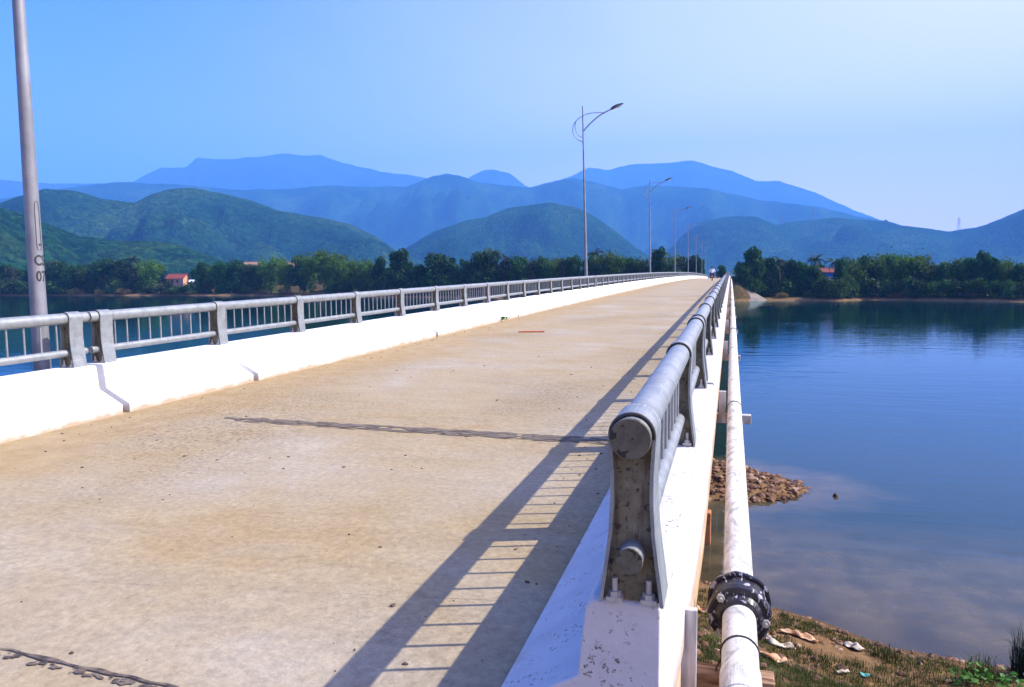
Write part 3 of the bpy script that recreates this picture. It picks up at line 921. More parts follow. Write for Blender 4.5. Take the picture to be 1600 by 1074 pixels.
b = MB(); disc(b, FY - 0.050, FY - 0.015, 0.150, 0.158, lump=0.010); disc(b, FY - 0.015, FY + 0.12, 0.132, 0.140, lump=0.008); disc(b, FY + 0.12, FY + 0.155, 0.162, 0.158, lump=0.008)
part('flange', b, M['iron'], cp, True)
b = MB(); disc(b, FY - 0.090, FY - 0.049, 0.100, 0.118, lump=0.006); part('gland_ring', b, M['iron'], cp, True)
for t in (2.35, -0.12, 3.9, -1.75):
    b = MB(); c0 = P3(FY) + Vector((0.128 * math.cos(t), 0, 0.128 * math.sin(t)))
    b.tube([c0 + Vector((0, -0.085, 0)), c0 + Vector((0, 0.16, 0))], 0.008, 10)
    b.tube([c0 + Vector((0, -0.068, 0)), c0 + Vector((0, -0.045, 0))], 0.021, 6, smooth=False)
    part('bolt', b, M['zinc'], cp)
# joint collars and strap clamps
b = MB(); disc(b, 3.08, 3.30, PRAD + 0.006, PRAD + 0.006, 40); part('socket', b, M['pipe'], pp, True)
b = MB(); ring = [P3(3.50) + Vector(((PRAD + 0.004) * math.cos(a), 0, (PRAD + 0.004) * math.sin(a))) for a in np.linspace(-0.5, PI + 0.35, 30)] + [P3(3.5) + Vector((-PRAD - 0.02, -0.01, -0.07)), P3(3.5) + Vector((-PRAD - 0.03, -0.02, -0.13))]
b.tube(ring, 0.004, 6); part('wire_tie', b, M['rubber'], pp)
for y, r in ((5.9, .004), (7.6, .004), (9.75, .007), (12.4, .004), (14.0, .004), (16.3, .007), (21.2, .016), (27.5, .007), (34, .01), (40, .016), (52, .012), (66, .014), (84, .014)):
    b = MB(); disc(b, y - 0.02, y + 0.02 + r, PRAD + r, PRAD + r, 32); part('pipe_joint', b, M['iron'] if r > .005 else M['pipe'], pp, True)
# supporting brackets
for k in range(20):
    y = 3.28 + 6.5 * k
    if y > 110: break
    lab = ['nearest timber and concrete pipe bracket, beside the end block', 'second pipe bracket, its beam end poking out over the water'][k] if k < 2 else 'pipe bracket under the white pipe, %s from the end block' % ordn[k]
    t = thing('pipe_bracket', lab, 'bracket', (0, y, zroad(y)), group='brackets carrying the water pipe')
    b = MB(); b.box(-0.5, 0.22 if k != 1 else 0.27, 0.15 if k == 0 else -0.05, 0.27 if k == 0 else 0.06, -0.40, -0.29, 0.0); o = part('support_beam', b, M['rustwood'] if k == 0 else M['board'], t); bevel(o, 0.006)
    b = MB()
    if k == 0: b.box(-0.222, -0.112, -0.06, -0.02, -0.395, 0.10, 0.0)
    else: b.box(-0.116, -0.032, -0.06, 0.0, -0.395, 0.0, 0.0)
    o = part('upright_plank', b, M['board'], t); bevel(o, 0.004)

# ---------------------------------------------------------------- street lamps
M['pole'] = simple('galvanised_pole', (0.19, 0.19, 0.21), (0.29, 0.29, 0.31), 6, 0.5, 0.1, 0.003, 0.35, 'obj', (1, 1, 0.4))
M['paintblack'] = simple('black_stencil_paint', (0.015, 0.015, 0.015), (0.05, 0.05, 0.05), 60, 0.7)
M['lamphead'] = simple('dark_lamp_housing', (0.03, 0.04, 0.045), (0.07, 0.08, 0.085), 6, 0.4)
M['glass'] = simple('frosted_lamp_glass', (0.45, 0.47, 0.48), (0.55, 0.57, 0.58), 6, 0.2)
TOPZ = 9.62
def smooth_path(pts, n=6):
    out = []
    P = [Vector(p) for p in pts]
    for i in range(len(P) - 1):
        p0 = P[max(i - 1, 0)]; p1 = P[i]; p2 = P[i + 1]; p3 = P[min(i + 2, len(P) - 1)]
        for k in range(n):
            t = k / n
            out.append(0.5 * ((2 * p1) + (p2 - p0) * t + (2 * p0 - 5 * p1 + 4 * p2 - p3) * t * t + (3 * p1 - p0 - 3 * p2 + p3) * t ** 3))
    out.append(P[-1])
    return out
def street_lamp(loc, label):
    t = thing('street_lamp', label, 'street lamp', loc, group='street lamps along the left parapet')
    b = MB(); b.tube([(0, 0, 0), (0, 0, 1.5), (0, 0, 4.6), (0, 0, TOPZ)], [0.090, 0.0775, 0.056, 0.032], 28); pole = part('pole', b, M['pole'], t)
    b = MB(); b.tube([(0, 0, -0.02), (0, 0, 0.012)], 0.20, 24, smooth=False); part('base_plate', b, M['pole'], pole)
    for a in range(4):
        an = PI / 4 + a * PI / 2
        b = MB(); c_, s_ = math.cos(an), math.sin(an)
        b.add([(0.09 * c_, 0.09 * s_, 0.012), (0.18 * c_, 0.18 * s_, 0.012), (0.095 * c_, 0.095 * s_, 0.2), (0.09 * c_ - 0.006 * s_, 0.09 * s_ + 0.006 * c_, 0.012), (0.18 * c_ - 0.006 * s_, 0.18 * s_ + 0.006 * c_, 0.012), (0.095 * c_ - 0.006 * s_, 0.095 * s_ + 0.006 * c_, 0.2)], [(0, 1, 2), (5, 4, 3), (0, 3, 4, 1), (1, 4, 5, 2), (2, 5, 3, 0)])
        part('stiffener', b, M['pole'], pole)
    T = TOPZ
    b = MB(); b.tube(smooth_path([(0, 0, T - 1.27), (0.35, 0, T - 0.92), (0.8, 0, T - 0.58), (1.2, 0, T - 0.38), (1.5, 0, T - 0.27)]), 0.032, 10); part('arm', b, M['pole'], t)
    b = MB(); b.tube(smooth_path([(0, 0, T - 1.80), (-0.3, 0, T - 1.65), (-0.51, 0, T - 1.35), (-0.52, 0, T - 1.02), (-0.38, 0, T - 0.74), (-0.05, 0, T - 0.50), (0.35, 0, T - 0.39), (0.75, 0, T - 0.38), (1.1, 0, T - 0.42)]), 0.020, 8); part('scroll', b, M['pole'], t)
    b = MB(); b.tube(smooth_path([(0, 0, T - 1.56), (-0.2, 0, T - 1.48), (-0.36, 0, T - 1.25), (-0.41, 0, T - 0.98), (-0.36, 0, T - 0.72)]), 0.018, 8); part('scroll', b, M['pole'], t)
    # cobra head: a flattened teardrop
    vs = []; fs = []; N, K = 14, 16
    ax = Vector((0.93, 0, 0.36)).normalized(); up = Vector((-0.36, 0, 0.93)); sd = Vector((0, 1, 0)); o0 = Vector((1.42, 0, T - 0.30))
    for i in range(N):
        s_ = i / (N - 1); wd = 0.035 + 0.125 * math.sin(PI * s_ ** 0.75) ** 0.8; ht = 0.03 + 0.085 * math.sin(PI * s_ ** 0.7)
        if i == N - 1: wd = ht = 0.01
        for k in range(K):
            a = 2 * PI * k / K
            vs.append(o0 + ax * (s_ * 0.74) + sd * (wd * math.cos(a)) + up * ((ht if math.sin(a) > 0 else ht * 0.35) * math.sin(a)))
    for i in range(N - 1):
        for k in range(K):
            k2 = (k + 1) % K; fs.append((i * K + k, i * K + k2, (i + 1) * K + k2, (i + 1) * K + k))
    fs.append(tuple(range(K))[::-1]); fs.append(tuple(range((N - 1) * K, N * K)))
    b = MB(); b.add(vs, fs, True); hd = part('lamp_head', b, M['lamphead'], t, True)
    vs = []; fs = []
    for i in range(7):
        s_ = 0.32 + 0.5 * i / 6; wd = 0.115 * math.sin(PI * (i + 0.5) / 7) ** 0.5; dp = 0.05 * math.sin(PI * (i + 0.5) / 7)
        for k in range(9):
            a = PI + PI * k / 8
            vs.append(o0 + ax * (s_ * 0.74) + sd * (wd * math.cos(a)) + up * (-0.012 + (dp + 0.02) * math.sin(a)))
    for i in range(6):
        for k in range(8): fs.append((i * 9 + k, i * 9 + k + 1, (i + 1) * 9 + k + 1, (i + 1) * 9 + k))
    b = MB(); b.add(vs, fs, True); part('lens', b, M['glass'], hd)
    return t, pole
def lamp_pos(k):
    y = 6.62 + 33.05 * k
    return (-7.22, y, zroad(y) + 0.12)
lampn = ['tall steel lamp pole at the left edge stencilled CS 07', 'second street lamp along the left parapet, tallest complete scrolled one', 'third street lamp along the left parapet, against the blue hills',
         'fourth street lamp along the left parapet, near the crest', 'fifth street lamp from the camera along the left parapet', 'sixth street lamp from the camera along the left parapet', 'seventh street lamp from the camera along the left parapet', 'eighth street lamp, farthest of the row']
L0, pole0 = street_lamp(lamp_pos(0), lampn[0])
leans = [0.3, 1.35, 1.0, 0.8, 0.6, 0.9, 0.2, 0.5]
lamps = [L0]
for k in range(1, 8):
    c_ = copy_tree(L0); c_.location = lamp_pos(k); c_['label'] = lampn[k]; lamps.append(c_)
for c_, a in zip(lamps, leans): c_.rotation_euler = (0, -R(a), 0)
# access door outline and stencilled letters on the nearest pole only
def polar(r, a, z): return (r * math.cos(a), r * math.sin(a), z)
b = MB(); zc0, zc1, hwid = 1.66, 2.18, 0.32
pts = [(a, z) for a, z in [(-hwid, zc0 + .05), (-hwid + .15, zc0), (hwid - .15, zc0), (hwid, zc0 + .05), (hwid, zc1 - .05), (hwid - .15, zc1), (-hwid + .15, zc1), (-hwid, zc1 - .05), (-hwid, zc0 + .05)]]
b.tube([polar(0.0775 - 0.0069 * (z - 1.5), a - 0.12, z) for a, z in pts], 0.0035, 6); o = part('access_door', b, M['rubber'], pole0)
b = MB(); b.tube([polar(0.065, -0.05, 1.72), polar(0.081, -0.05, 1.72)], 0.012, 8); part('lock', b, M['rubber'], o)
def stencil(txt, z, size, a0):
    cu = bpy.data.curves.new('stencil', 'FONT'); cu.body = txt; cu.size = size; cu.align_x = 'CENTER'; cu.offset = 0.0035; cu.resolution_u = 4
    to = bpy.data.objects.new('stencil_tmp', cu); C.objects.link(to)
    dg = bpy.context.evaluated_depsgraph_get()
    me = bpy.data.meshes.new_from_object(to.evaluated_get(dg)); bpy.data.objects.remove(to)
    bm = bmesh.new(); bm.from_mesh(me)
    bmesh.ops.triangulate(bm, faces=bm.faces)
    bmesh.ops.subdivide_edges(bm, edges=[e for e in bm.edges if e.calc_length() > 0.02], cuts=2)
    for v in bm.verts:
        r = 0.0775 - 0.0069 * (z + v.co.y - 1.5) + 0.0022
        a = a0 + v.co.x * 0.72 / r
        v.co = Vector(polar(r, a, z + v.co.y))
    bm.to_mesh(me); bm.free()
    return link('stencilled_letters', me, M['paintblack'], pole0)
stencil('CS', 1.50, 0.155, -0.08)
stencil('07', 1.33, 0.155, -0.08)

# ---------------------------------------------------------------- motorcycle and rider near the crest
M['bikered'] = simple('dark_red_plastic', (0.12, 0.012, 0.010), (0.2, 0.02, 0.015), 4, 0.35)
M['dark'] = simple('dark_cloth', (0.012, 0.015, 0.03), (0.03, 0.035, 0.06), 8, 0.9)
M['shirt'] = simple('white_shirt_cloth', (0.62, 0.66, 0.75), (0.78, 0.80, 0.85), 8, 0.9)
M['skin'] = simple('skin', (0.30, 0.16, 0.10), (0.36, 0.20, 0.13), 8, 0.6)
M['tail'] = simple('red_tail_lens', (0.4, 0.02, 0.02), (0.5, 0.03, 0.02), 8, 0.3)
by, bx_ = 97.0, -2.2
bk = thing('motorcycle', 'small dark red motorcycle riding away near the crest of the bridge', 'motorcycle', (bx_, by, zroad(by)))
def wheel(y):
    b = MB(); b.tube([(0, y + 0.27 * math.cos(a), 0.30 + 0.27 * math.sin(a)) for a in np.linspace(0, 2 * PI, 25)], 0.042, 8, cap=False); w_ = part('wheel', b, M['rubber'], bk)
    b = MB(); b.tube([(0, y + 0.225 * math.cos(a), 0.30 + 0.225 * math.sin(a)) for a in np.linspace(0, 2 * PI, 25)], 0.014, 6, cap=False)
    for a in np.linspace(0, PI, 5)[:-1]: b.tube([(0, y - 0.22 * math.cos(a), 0.30 - 0.22 * math.sin(a)), (0, y + 0.22 * math.cos(a), 0.30 + 0.22 * math.sin(a))], 0.008, 5)
    part('rim', b, M['zinc'], w_)
wheel(0); wheel(1.22)
b = MB(); b.tube(smooth_path([(0, -0.35, 0.78), (0, 0.0, 0.68), (0, 0.35, 0.48), (0, 0.62, 0.40), (0, 0.85, 0.55), (0, 0.98, 0.85)]), [0.06, 0.08, 0.1, 0.11, 0.11, 0.11, 0.12, 0.12, 0.12, 0.12, 0.12, 0.12, 0.12, 0.12, 0.12, 0.12, 0.12, 0.12, 0.12, 0.12, 0.12, 0.12, 0.12, 0.12, 0.12, 0.11, 0.11, 0.1, 0.09, 0.08, 0.07][:31], 12); part('fairing', b, M['bikered'], bk)
b = MB(); b.tube(smooth_path([(0, -0.32, 0.84), (0, 0.0, 0.80), (0, 0.4, 0.76)]), 0.1, 10); part('seat', b, M['dark'], bk)
b = MB(); b.tube(smooth_path([(-0.34, 0.82, 1.02), (-0.2, 0.95, 1.0), (0, 1.0, 0.98), (0.2, 0.95, 1.0), (0.34, 0.82, 1.02)]), 0.018, 8); part('handlebar', b, M['rubber'], bk)
b = MB(); b.tube([(0, 1.0, 0.95), (0, 1.22, 0.3)], 0.035, 8); part('fork', b, M['zinc'], bk)
b = MB(); b.tube([(0.14, 0.5, 0.3), (0.15, -0.25, 0.36)], [0.025, 0.045], 10); part('exhaust', b, M['zinc'], bk)
b = MB(); b.box(-0.07, 0.07, -0.44, -0.38, 0.72, 0.80); o = part('tail_light', b, M['tail'], bk); bevel(o, 0.015)
b = MB(); b.box(-0.08, 0.08, -0.40, -0.385, 0.50, 0.62); part('licence_plate', b, M['zinc'], bk)
def skin_mesh(name, verts, edges, radii, mat, parent, sub=2):
    me = bpy.data.meshes.new(name); me.from_pydata(verts, edges, [])
    o = bpy.data.objects.new(name, me); C.objects.link(o)
    sk = o.modifiers.new('s', 'SKIN'); sk.use_smooth_shade = True
    me.skin_vertices[0].data[0].use_root = True
    for i, r in enumerate(radii): me.skin_vertices[0].data[i].radius = (r, r) if not isinstance(r, tuple) else r
    sb = o.modifiers.new('b', 'SUBSURF'); sb.levels = sb.render_levels = sub
    dg = bpy.context.evaluated_depsgraph_get()
    m2 = bpy.data.meshes.new_from_object(o.evaluated_get(dg)); bpy.data.objects.remove(o)
    m2.materials.clear()
    return link(name, m2, mat, parent)
rd = thing('person', 'person in white shirt and dark hat riding the motorcycle away', 'person', (bx_, by, zroad(by)))
V = [(0, 0.1, 0.88), (0, 0.14, 1.05), (0, 0.2, 1.25), (0, 0.24, 1.38), (0, 0.26, 1.47), (0, 0.29, 1.60), (0, 0.30, 1.68),
     (-0.19, 0.24, 1.36), (-0.30, 0.42, 1.14), (-0.31, 0.68, 1.07), (-0.33, 0.80, 1.05), (0.19, 0.24, 1.36), (0.30, 0.42, 1.14), (0.31, 0.68, 1.07), (0.33, 0.80, 1.05),
     (-0.12, 0.15, 0.86), (-0.22, 0.52, 0.78), (-0.20, 0.38, 0.40), (-0.20, 0.50, 0.32), (0.12, 0.15, 0.86), (0.22, 0.52, 0.78), (0.20, 0.38, 0.40), (0.20, 0.50, 0.32)]
E_ = [(0, 1), (1, 2), (2, 3), (3, 4), (4, 5), (5, 6), (3, 7), (7, 8), (8, 9), (9, 10), (3, 11), (11, 12), (12, 13), (13, 14), (0, 15), (15, 16), (16, 17), (17, 18), (0, 19), (19, 20), (20, 21), (21, 22)]
RD = [0.14, 0.13, 0.15, 0.12, 0.055, 0.085, 0.09, 0.07, 0.048, 0.035, 0.035, 0.07, 0.048, 0.035, 0.035, 0.095, 0.07, 0.05, 0.045, 0.095, 0.07, 0.05, 0.045]
skin_mesh('body', V, E_, RD, M['skin'], rd)
skin_mesh('shirt', [V[i] for i in (0, 1, 2, 3, 7, 8, 11, 12, 9, 13)], [(0, 1), (1, 2), (2, 3), (3, 4), (4, 5), (3, 6), (6, 7), (5, 8), (7, 9)], [0.175, 0.175, 0.19, 0.15, 0.105, 0.075, 0.105, 0.075, 0.055, 0.055], M['shirt'], rd)
skin_mesh('trousers', [V[i] for i in (0, 15, 16, 17, 19, 20, 21)], [(0, 1), (1, 2), (2, 3), (0, 4), (4, 5), (5, 6)], [0.165, 0.12, 0.095, 0.075, 0.12, 0.095, 0.075], M['dark'], rd)
b = MB(); b.tube([(0, 0.30, 1.60), (0, 0.30, 1.63), (0, 0.30, 1.70), (0, 0.30, 1.76), (0, 0.30, 1.785)], [0.17, 0.135, 0.13, 0.09, 0.03], 16); part('hat', b, M['dark'], rd)

# ---------------------------------------------------------------- vegetation
def leaf_mat(name, c1, c2, c3, tr=0.35, sc=0.9):
    m, nt, n, l, p = new_mat(name)
    v = coords(nt, 'obj')
    oi = n.new('ShaderNodeObjectInfo')
    f = nz(nt, v, sc, 3, 0.6)
    c = ramp(nt, f, [(0.3, c1), (0.5, c2), (0.72, c3)])
    hs = n.new('ShaderNodeHueSaturation')
    l.new(c, hs.inputs['Color'])
    l.new(math_n(nt, 'ADD', math_n(nt, 'MULTIPLY', oi.outputs['Random'], 0.9), 0.6), hs.inputs['Value'])
    l.new(math_n(nt, 'ADD', math_n(nt, 'MULTIPLY', oi.outputs['Random'], 0.02), 0.495), hs.inputs['Hue'])
    l.new(hs.outputs[0], p.inputs['Base Color'])
    p.inputs['Roughness'].default_value = 0.6
    p.inputs['Specular IOR Level'].default_value = 0.25
    tl = n.new('ShaderNodeBsdfTranslucent'); l.new(hs.outputs[0], tl.inputs['Color'])
    mx = n.new('ShaderNodeMixShader'); mx.inputs[0].default_value = tr
    l.new(p.outputs[0], mx.inputs[1]); l.new(tl.outputs[0], mx.inputs[2])
    l.new(mx.outputs[0], n['Material Output'].inputs['Surface'])
    return m
M['leaf_dark'] = leaf_mat('dark_foliage', (0.007, 0.034, 0.008), (0.018, 0.068, 0.012), (0.050, 0.125, 0.018))
M['leaf_bamboo'] = leaf_mat('bamboo_foliage', (0.022, 0.060, 0.005), (0.055, 0.115, 0.008), (0.12, 0.19, 0.016))
M['leaf_palm'] = leaf_mat('palm_fronds', (0.020, 0.035, 0.010), (0.035, 0.06, 0.015), (0.07, 0.09, 0.03))
M['leaf_shrub'] = leaf_mat('shrub_foliage', (0.012, 0.040, 0.006), (0.03, 0.075, 0.010), (0.08, 0.13, 0.018))
M['leaf_straw'] = leaf_mat('straw_foliage', (0.08, 0.065, 0.015), (0.16, 0.12, 0.03), (0.26, 0.20, 0.06))
M['leaf_dry'] = leaf_mat('dry_brown_foliage', (0.022, 0.035, 0.012), (0.04, 0.055, 0.018), (0.08, 0.09, 0.03))
M['bark'] = simple('bark', (0.06, 0.045, 0.035), (0.16, 0.13, 0.10), 3, 0.9, 0.4, 0.03)
M['barkpale'] = simple('pale_palm_bark', (0.12, 0.10, 0.08), (0.24, 0.21, 0.17), 3, 0.9)

def leaves(mb, cpos, nrm_bias, size, rr):
    # one leaf-clump card, bent across its middle
    d = Vector((rr.gauss(0, 1), rr.gauss(0, 1), rr.gauss(0, 1) + nrm_bias)).normalized()
    a = d.orthogonal().normalized(); a.rotate(Matrix.Rotation(rr.random() * 6.28, 3, d)); b_ = d.cross(a)
    s1 = size * (0.6 + 0.8 * rr.random()); s2 = s1 * (0.45 + 0.4 * rr.random())
    p0 = Vector(cpos)
    o = len(mb.v)
    mb.v += [tuple(p0 - a * s1), tuple(p0 + b_ * s2 + d * s2 * 0.3), tuple(p0 + a * s1), tuple(p0 - b_ * s2 + d * s2 * 0.3)]
    mb.f += [(o, o + 1, o + 2), (o, o + 2, o + 3)]; mb.sm += [False, False]
def crown_broad(seed, h=12, w_=9, n=2600, low=0.10, lsize=0.42, lean=0):
    rr = random.Random(seed); mb = MB(); tk = MB()
    clumps = []
    nb = 26
    for k in range(nb):
        t = rr.random() ** 0.8
        z = h * (low + (0.93 - low) * t)
        rmax = w_ / 2 * math.sin(PI * min(0.97, 0.18 + 0.72 * (1 - (1 - t) ** 1.3))) ** 0.6
        a = rr.random() * 2 * PI; r = rmax * (0.45 + 0.5 * rr.random())
        clumps.append((r * math.cos(a), r * math.sin(a), z, w_ * (0.10 + 0.10 * rr.random())))
    clumps.append((0, 0, h * 0.9, w_ * 0.14)); clumps.append((w_ * 0.08, 0, h * 0.72, w_ * 0.2)); clumps.append((-w_ * 0.1, 0, h * 0.5, w_ * 0.22))
    tot = sum(c[3] ** 2 for c in clumps)
    for cx, cy, cz, cr in clumps:
        for _ in range(int(n * cr * cr / tot)):
            d = Vector((rr.gauss(0, 1), rr.gauss(0, 1), rr.gauss(0, 1) * 0.75)).normalized() * cr * (0.55 + 0.55 * rr.random() ** 0.5)
            if rr.random() < 0.04: d *= 1.15
            leaves(mb, (cx + d.x, cy + d.y, max(0.3, cz + d.z)), 0.7, lsize, rr)
    tk.tube(smooth_path([(0, 0, -0.5), (0.1, 0, h * 0.2), (0.2, 0.1, h * 0.45), (0, 0, h * 0.8)], 3), [w_ * 0.035, w_ * 0.033, w_ * 0.031, w_ * 0.03, w_ * 0.027, w_ * 0.024, w_ * 0.02, w_ * 0.015, w_ * 0.01, w_ * 0.006][:10], 7)
    for cx, cy, cz, cr in clumps[:12]:
        z0 = cz * 0.45
        tk.tube([(0.1, 0.05, z0), (cx * 0.5, cy * 0.5, (z0 + cz) / 2 + 0.2), (cx, cy, cz)], [w_ * 0.014, w_ * 0.010, w_ * 0.004], 5)
    return mb, tk
def crown_bamboo(seed, h=12, w_=9, n=2600):
    rr = random.Random(seed); mb = MB(); tk = MB()
    for k in range(30):
        a = rr.random() * 2 * PI; hh = h * (0.55 + 0.45 * rr.random()); sp = w_ / 2 * (0.25 + 0.75 * rr.random())
        b0 = Vector((rr.gauss(0, w_ * 0.07), rr.gauss(0, w_ * 0.07), -0.3))
        tip = b0 + Vector((math.cos(a) * sp, math.sin(a) * sp, hh))
        mid = b0.lerp(tip, 0.55); mid.z = hh * 0.68; mid.x = b0.x + (tip.x - b0.x) * 0.32; mid.y = b0.y + (tip.y - b0.y) * 0.32
        droop = tip + Vector((math.cos(a) * sp * 0.35, math.sin(a) * sp * 0.35, -hh * 0.06))
        path = smooth_path([b0, mid, tip, droop], 7)
        if k < 16: tk.tube(path[::3], [0.06, 0.055, 0.05, 0.04, 0.03, 0.02, 0.015, 0.01][:len(path[::3])], 4)
        for _ in range(n // 30):
            i = rr.random() ** 0.75
            i = 0.12 + 0.88 * i
            q = path[min(len(path) - 1, int(i * len(path)))]
            s_ = w_ * 0.075 * (0.4 + 1.0 * math.sin(PI * min(1, i)))
            leaves(mb, (q.x + rr.gauss(0, s_), q.y + rr.gauss(0, s_), max(0.2, q.z + rr.gauss(0, s_ * 1.0) - s_ * 0.4)), 0.3, 0.34, rr)
    return mb, tk
def crown_palm(seed, h=14):
    rr = random.Random(seed); mb = MB(); tk = MB()
    top = Vector((0.9, 0.2, h * 0.84))
    tk.tube(smooth_path([(0, 0, -0.4), (0.1, 0, h * 0.25), (0.4, 0.1, h * 0.55), top], 4), [0.26, 0.22, 0.2, 0.19, 0.18, 0.18, 0.17, 0.17, 0.16, 0.16, 0.16, 0.15, 0.15], 8)
    nf = 20
    for k in range(nf):
        a = 2 * PI * k / nf + rr.gauss(0, 0.15); el = R(rr.choice([70, 45, 20, 0, -20, 30])); L = 2.9 + rr.random() * 0.9
        d = Vector((math.cos(a), math.sin(a), 0)); sd = Vector((-d.y, d.x, 0))
        prev = top; an = el; N = 12
        for i in range(N):
            q = prev + (d * math.cos(an) + Vector((0, 0, math.sin(an)))) * (L / N); an -= 0.145
            ll = 0.9 * math.sin(PI * (0.12 + 0.8 * i / N))
            for sgn in (-1, 1):
                for sub in (0.0, 0.5):
                    q0 = prev.lerp(q, sub)
                    o = len(mb.v); tip = q0 + sd * sgn * ll * 0.75 + d * ll * 0.35 + Vector((0, 0, -ll * 0.45))
                    mb.v += [tuple(q0), tuple(q0 + d * 0.26), tuple(tip)]; mb.f += [(o, o + 1, o + 2)]; mb.sm += [False]
            o = len(mb.v); mb.v += [tuple(prev - sd * 0.03), tuple(prev + sd * 0.03), tuple(q + sd * 0.03), tuple(q - sd * 0.03)]; mb.f += [(o, o + 1, o + 2, o + 3)]; mb.sm += [False]
            prev = q
    return mb, tk
PROTO = {}
def add_proto(kind, mb, tk, mat, bark):
    m1, m2 = mb.mesh(kind + '_crown'), tk.mesh(kind + '_trunk')
    m1.materials.append(mat); m2.materials.append(bark)
    PROTO.setdefault(kind, []).append((m1, m2))
for sd, (h_, w_) in enumerate([(12, 10), (12, 8.5), (12, 11), (12, 7.5), (12, 9.5)]):
    mb, tk = crown_broad(100 + sd, h_, w_, 3000); add_proto('broad', mb, tk, M['leaf_dark'], M['bark'])
for sd in range(4):
    mb, tk = crown_bamboo(200 + sd, 12, 9.5, 3300); add_proto('bamboo', mb, tk, M['leaf_bamboo'], M['leaf_bamboo'])
for sd in range(3):
    mb, tk = crown_palm(300 + sd); add_proto('palm', mb, tk, M['leaf_palm'], M['barkpale'])
for sd in range(3):
    mb, tk = crown_broad(400 + sd, 5, 8, 1500, 0.04, 0.36); add_proto('shrub', mb, tk, M['leaf_shrub'], M['bark'])
for sd in range(2):
    mb, tk = crown_broad(500 + sd, 12, 7, 1100, 0.3, 0.34); add_proto('sparse', mb, tk, M['leaf_dry'], M['bark'])
for sd in range(2):
    mb, tk = crown_broad(600 + sd, 3, 7, 900, 0.04, 0.3); add_proto('drybush', mb, tk, M['leaf_straw'], M['bark'])
NAMEK = {'drybush': ('bush', 'bush', 'low yellowish dry bush'), 'broad': ('broadleaf_tree', 'tree', 'dark rounded broadleaf tree'), 'bamboo': ('bamboo_clump', 'bamboo', 'bright feathery bamboo clump'), 'palm': ('coconut_palm', 'palm tree', 'slender coconut palm'),
         'shrub': ('shrub', 'shrub', 'low dense waterside shrub'), 'sparse': ('sparse_tree', 'tree', 'thin brownish sparse tree')}
BASEH = {'drybush': 3, 'broad': 12, 'bamboo': 12.2, 'palm': 14.2, 'shrub': 5, 'sparse': 12}
BASEW = {'drybush': 7, 'broad': 10, 'bamboo': 10.5, 'palm': 7, 'shrub': 8.5, 'sparse': 7.5}
def shore(u):
    a = ang_of(u)
    for d in np.arange(232, 520, 1.5):
        if ground(math.sin(a) * d, math.cos(a) * d) > 0.6: return d
    return d
trees = []
rt = random.Random(11)
def tree_at(kind, u, vtop, wpx, dist=None, row='front'):
    """stand a tree at bearing u; its real height and spread come from the photograph's size at that distance"""
    a = ang_of(u)
    if dist is None:
        # a few metres behind the shore
        dist = shore(u) + {'shrub': 1.5, 'palm': 14}.get(kind, 8)
    x, y = math.sin(a) * dist, math.cos(a) * dist
    g = ground(x, y)
    dep = dist * math.cos(a + YAW)
    hz = 430 - (u - 800) * math.tan(ROLL)
    H = CAMZ + dep * (hz - vtop) / 1200.0 - g
    H = max(1.2, H) + (0.7 if kind == 'palm' else 0)
    W = wpx * dep / 1200.0
    trees.append(dict(kind=kind, u=u, x=x, y=y, z=g - 0.15, H=H, W=W, row=row))
B_, K_, P_, S_, Q_ = 'broad', 'bamboo', 'palm', 'shrub', 'sparse'
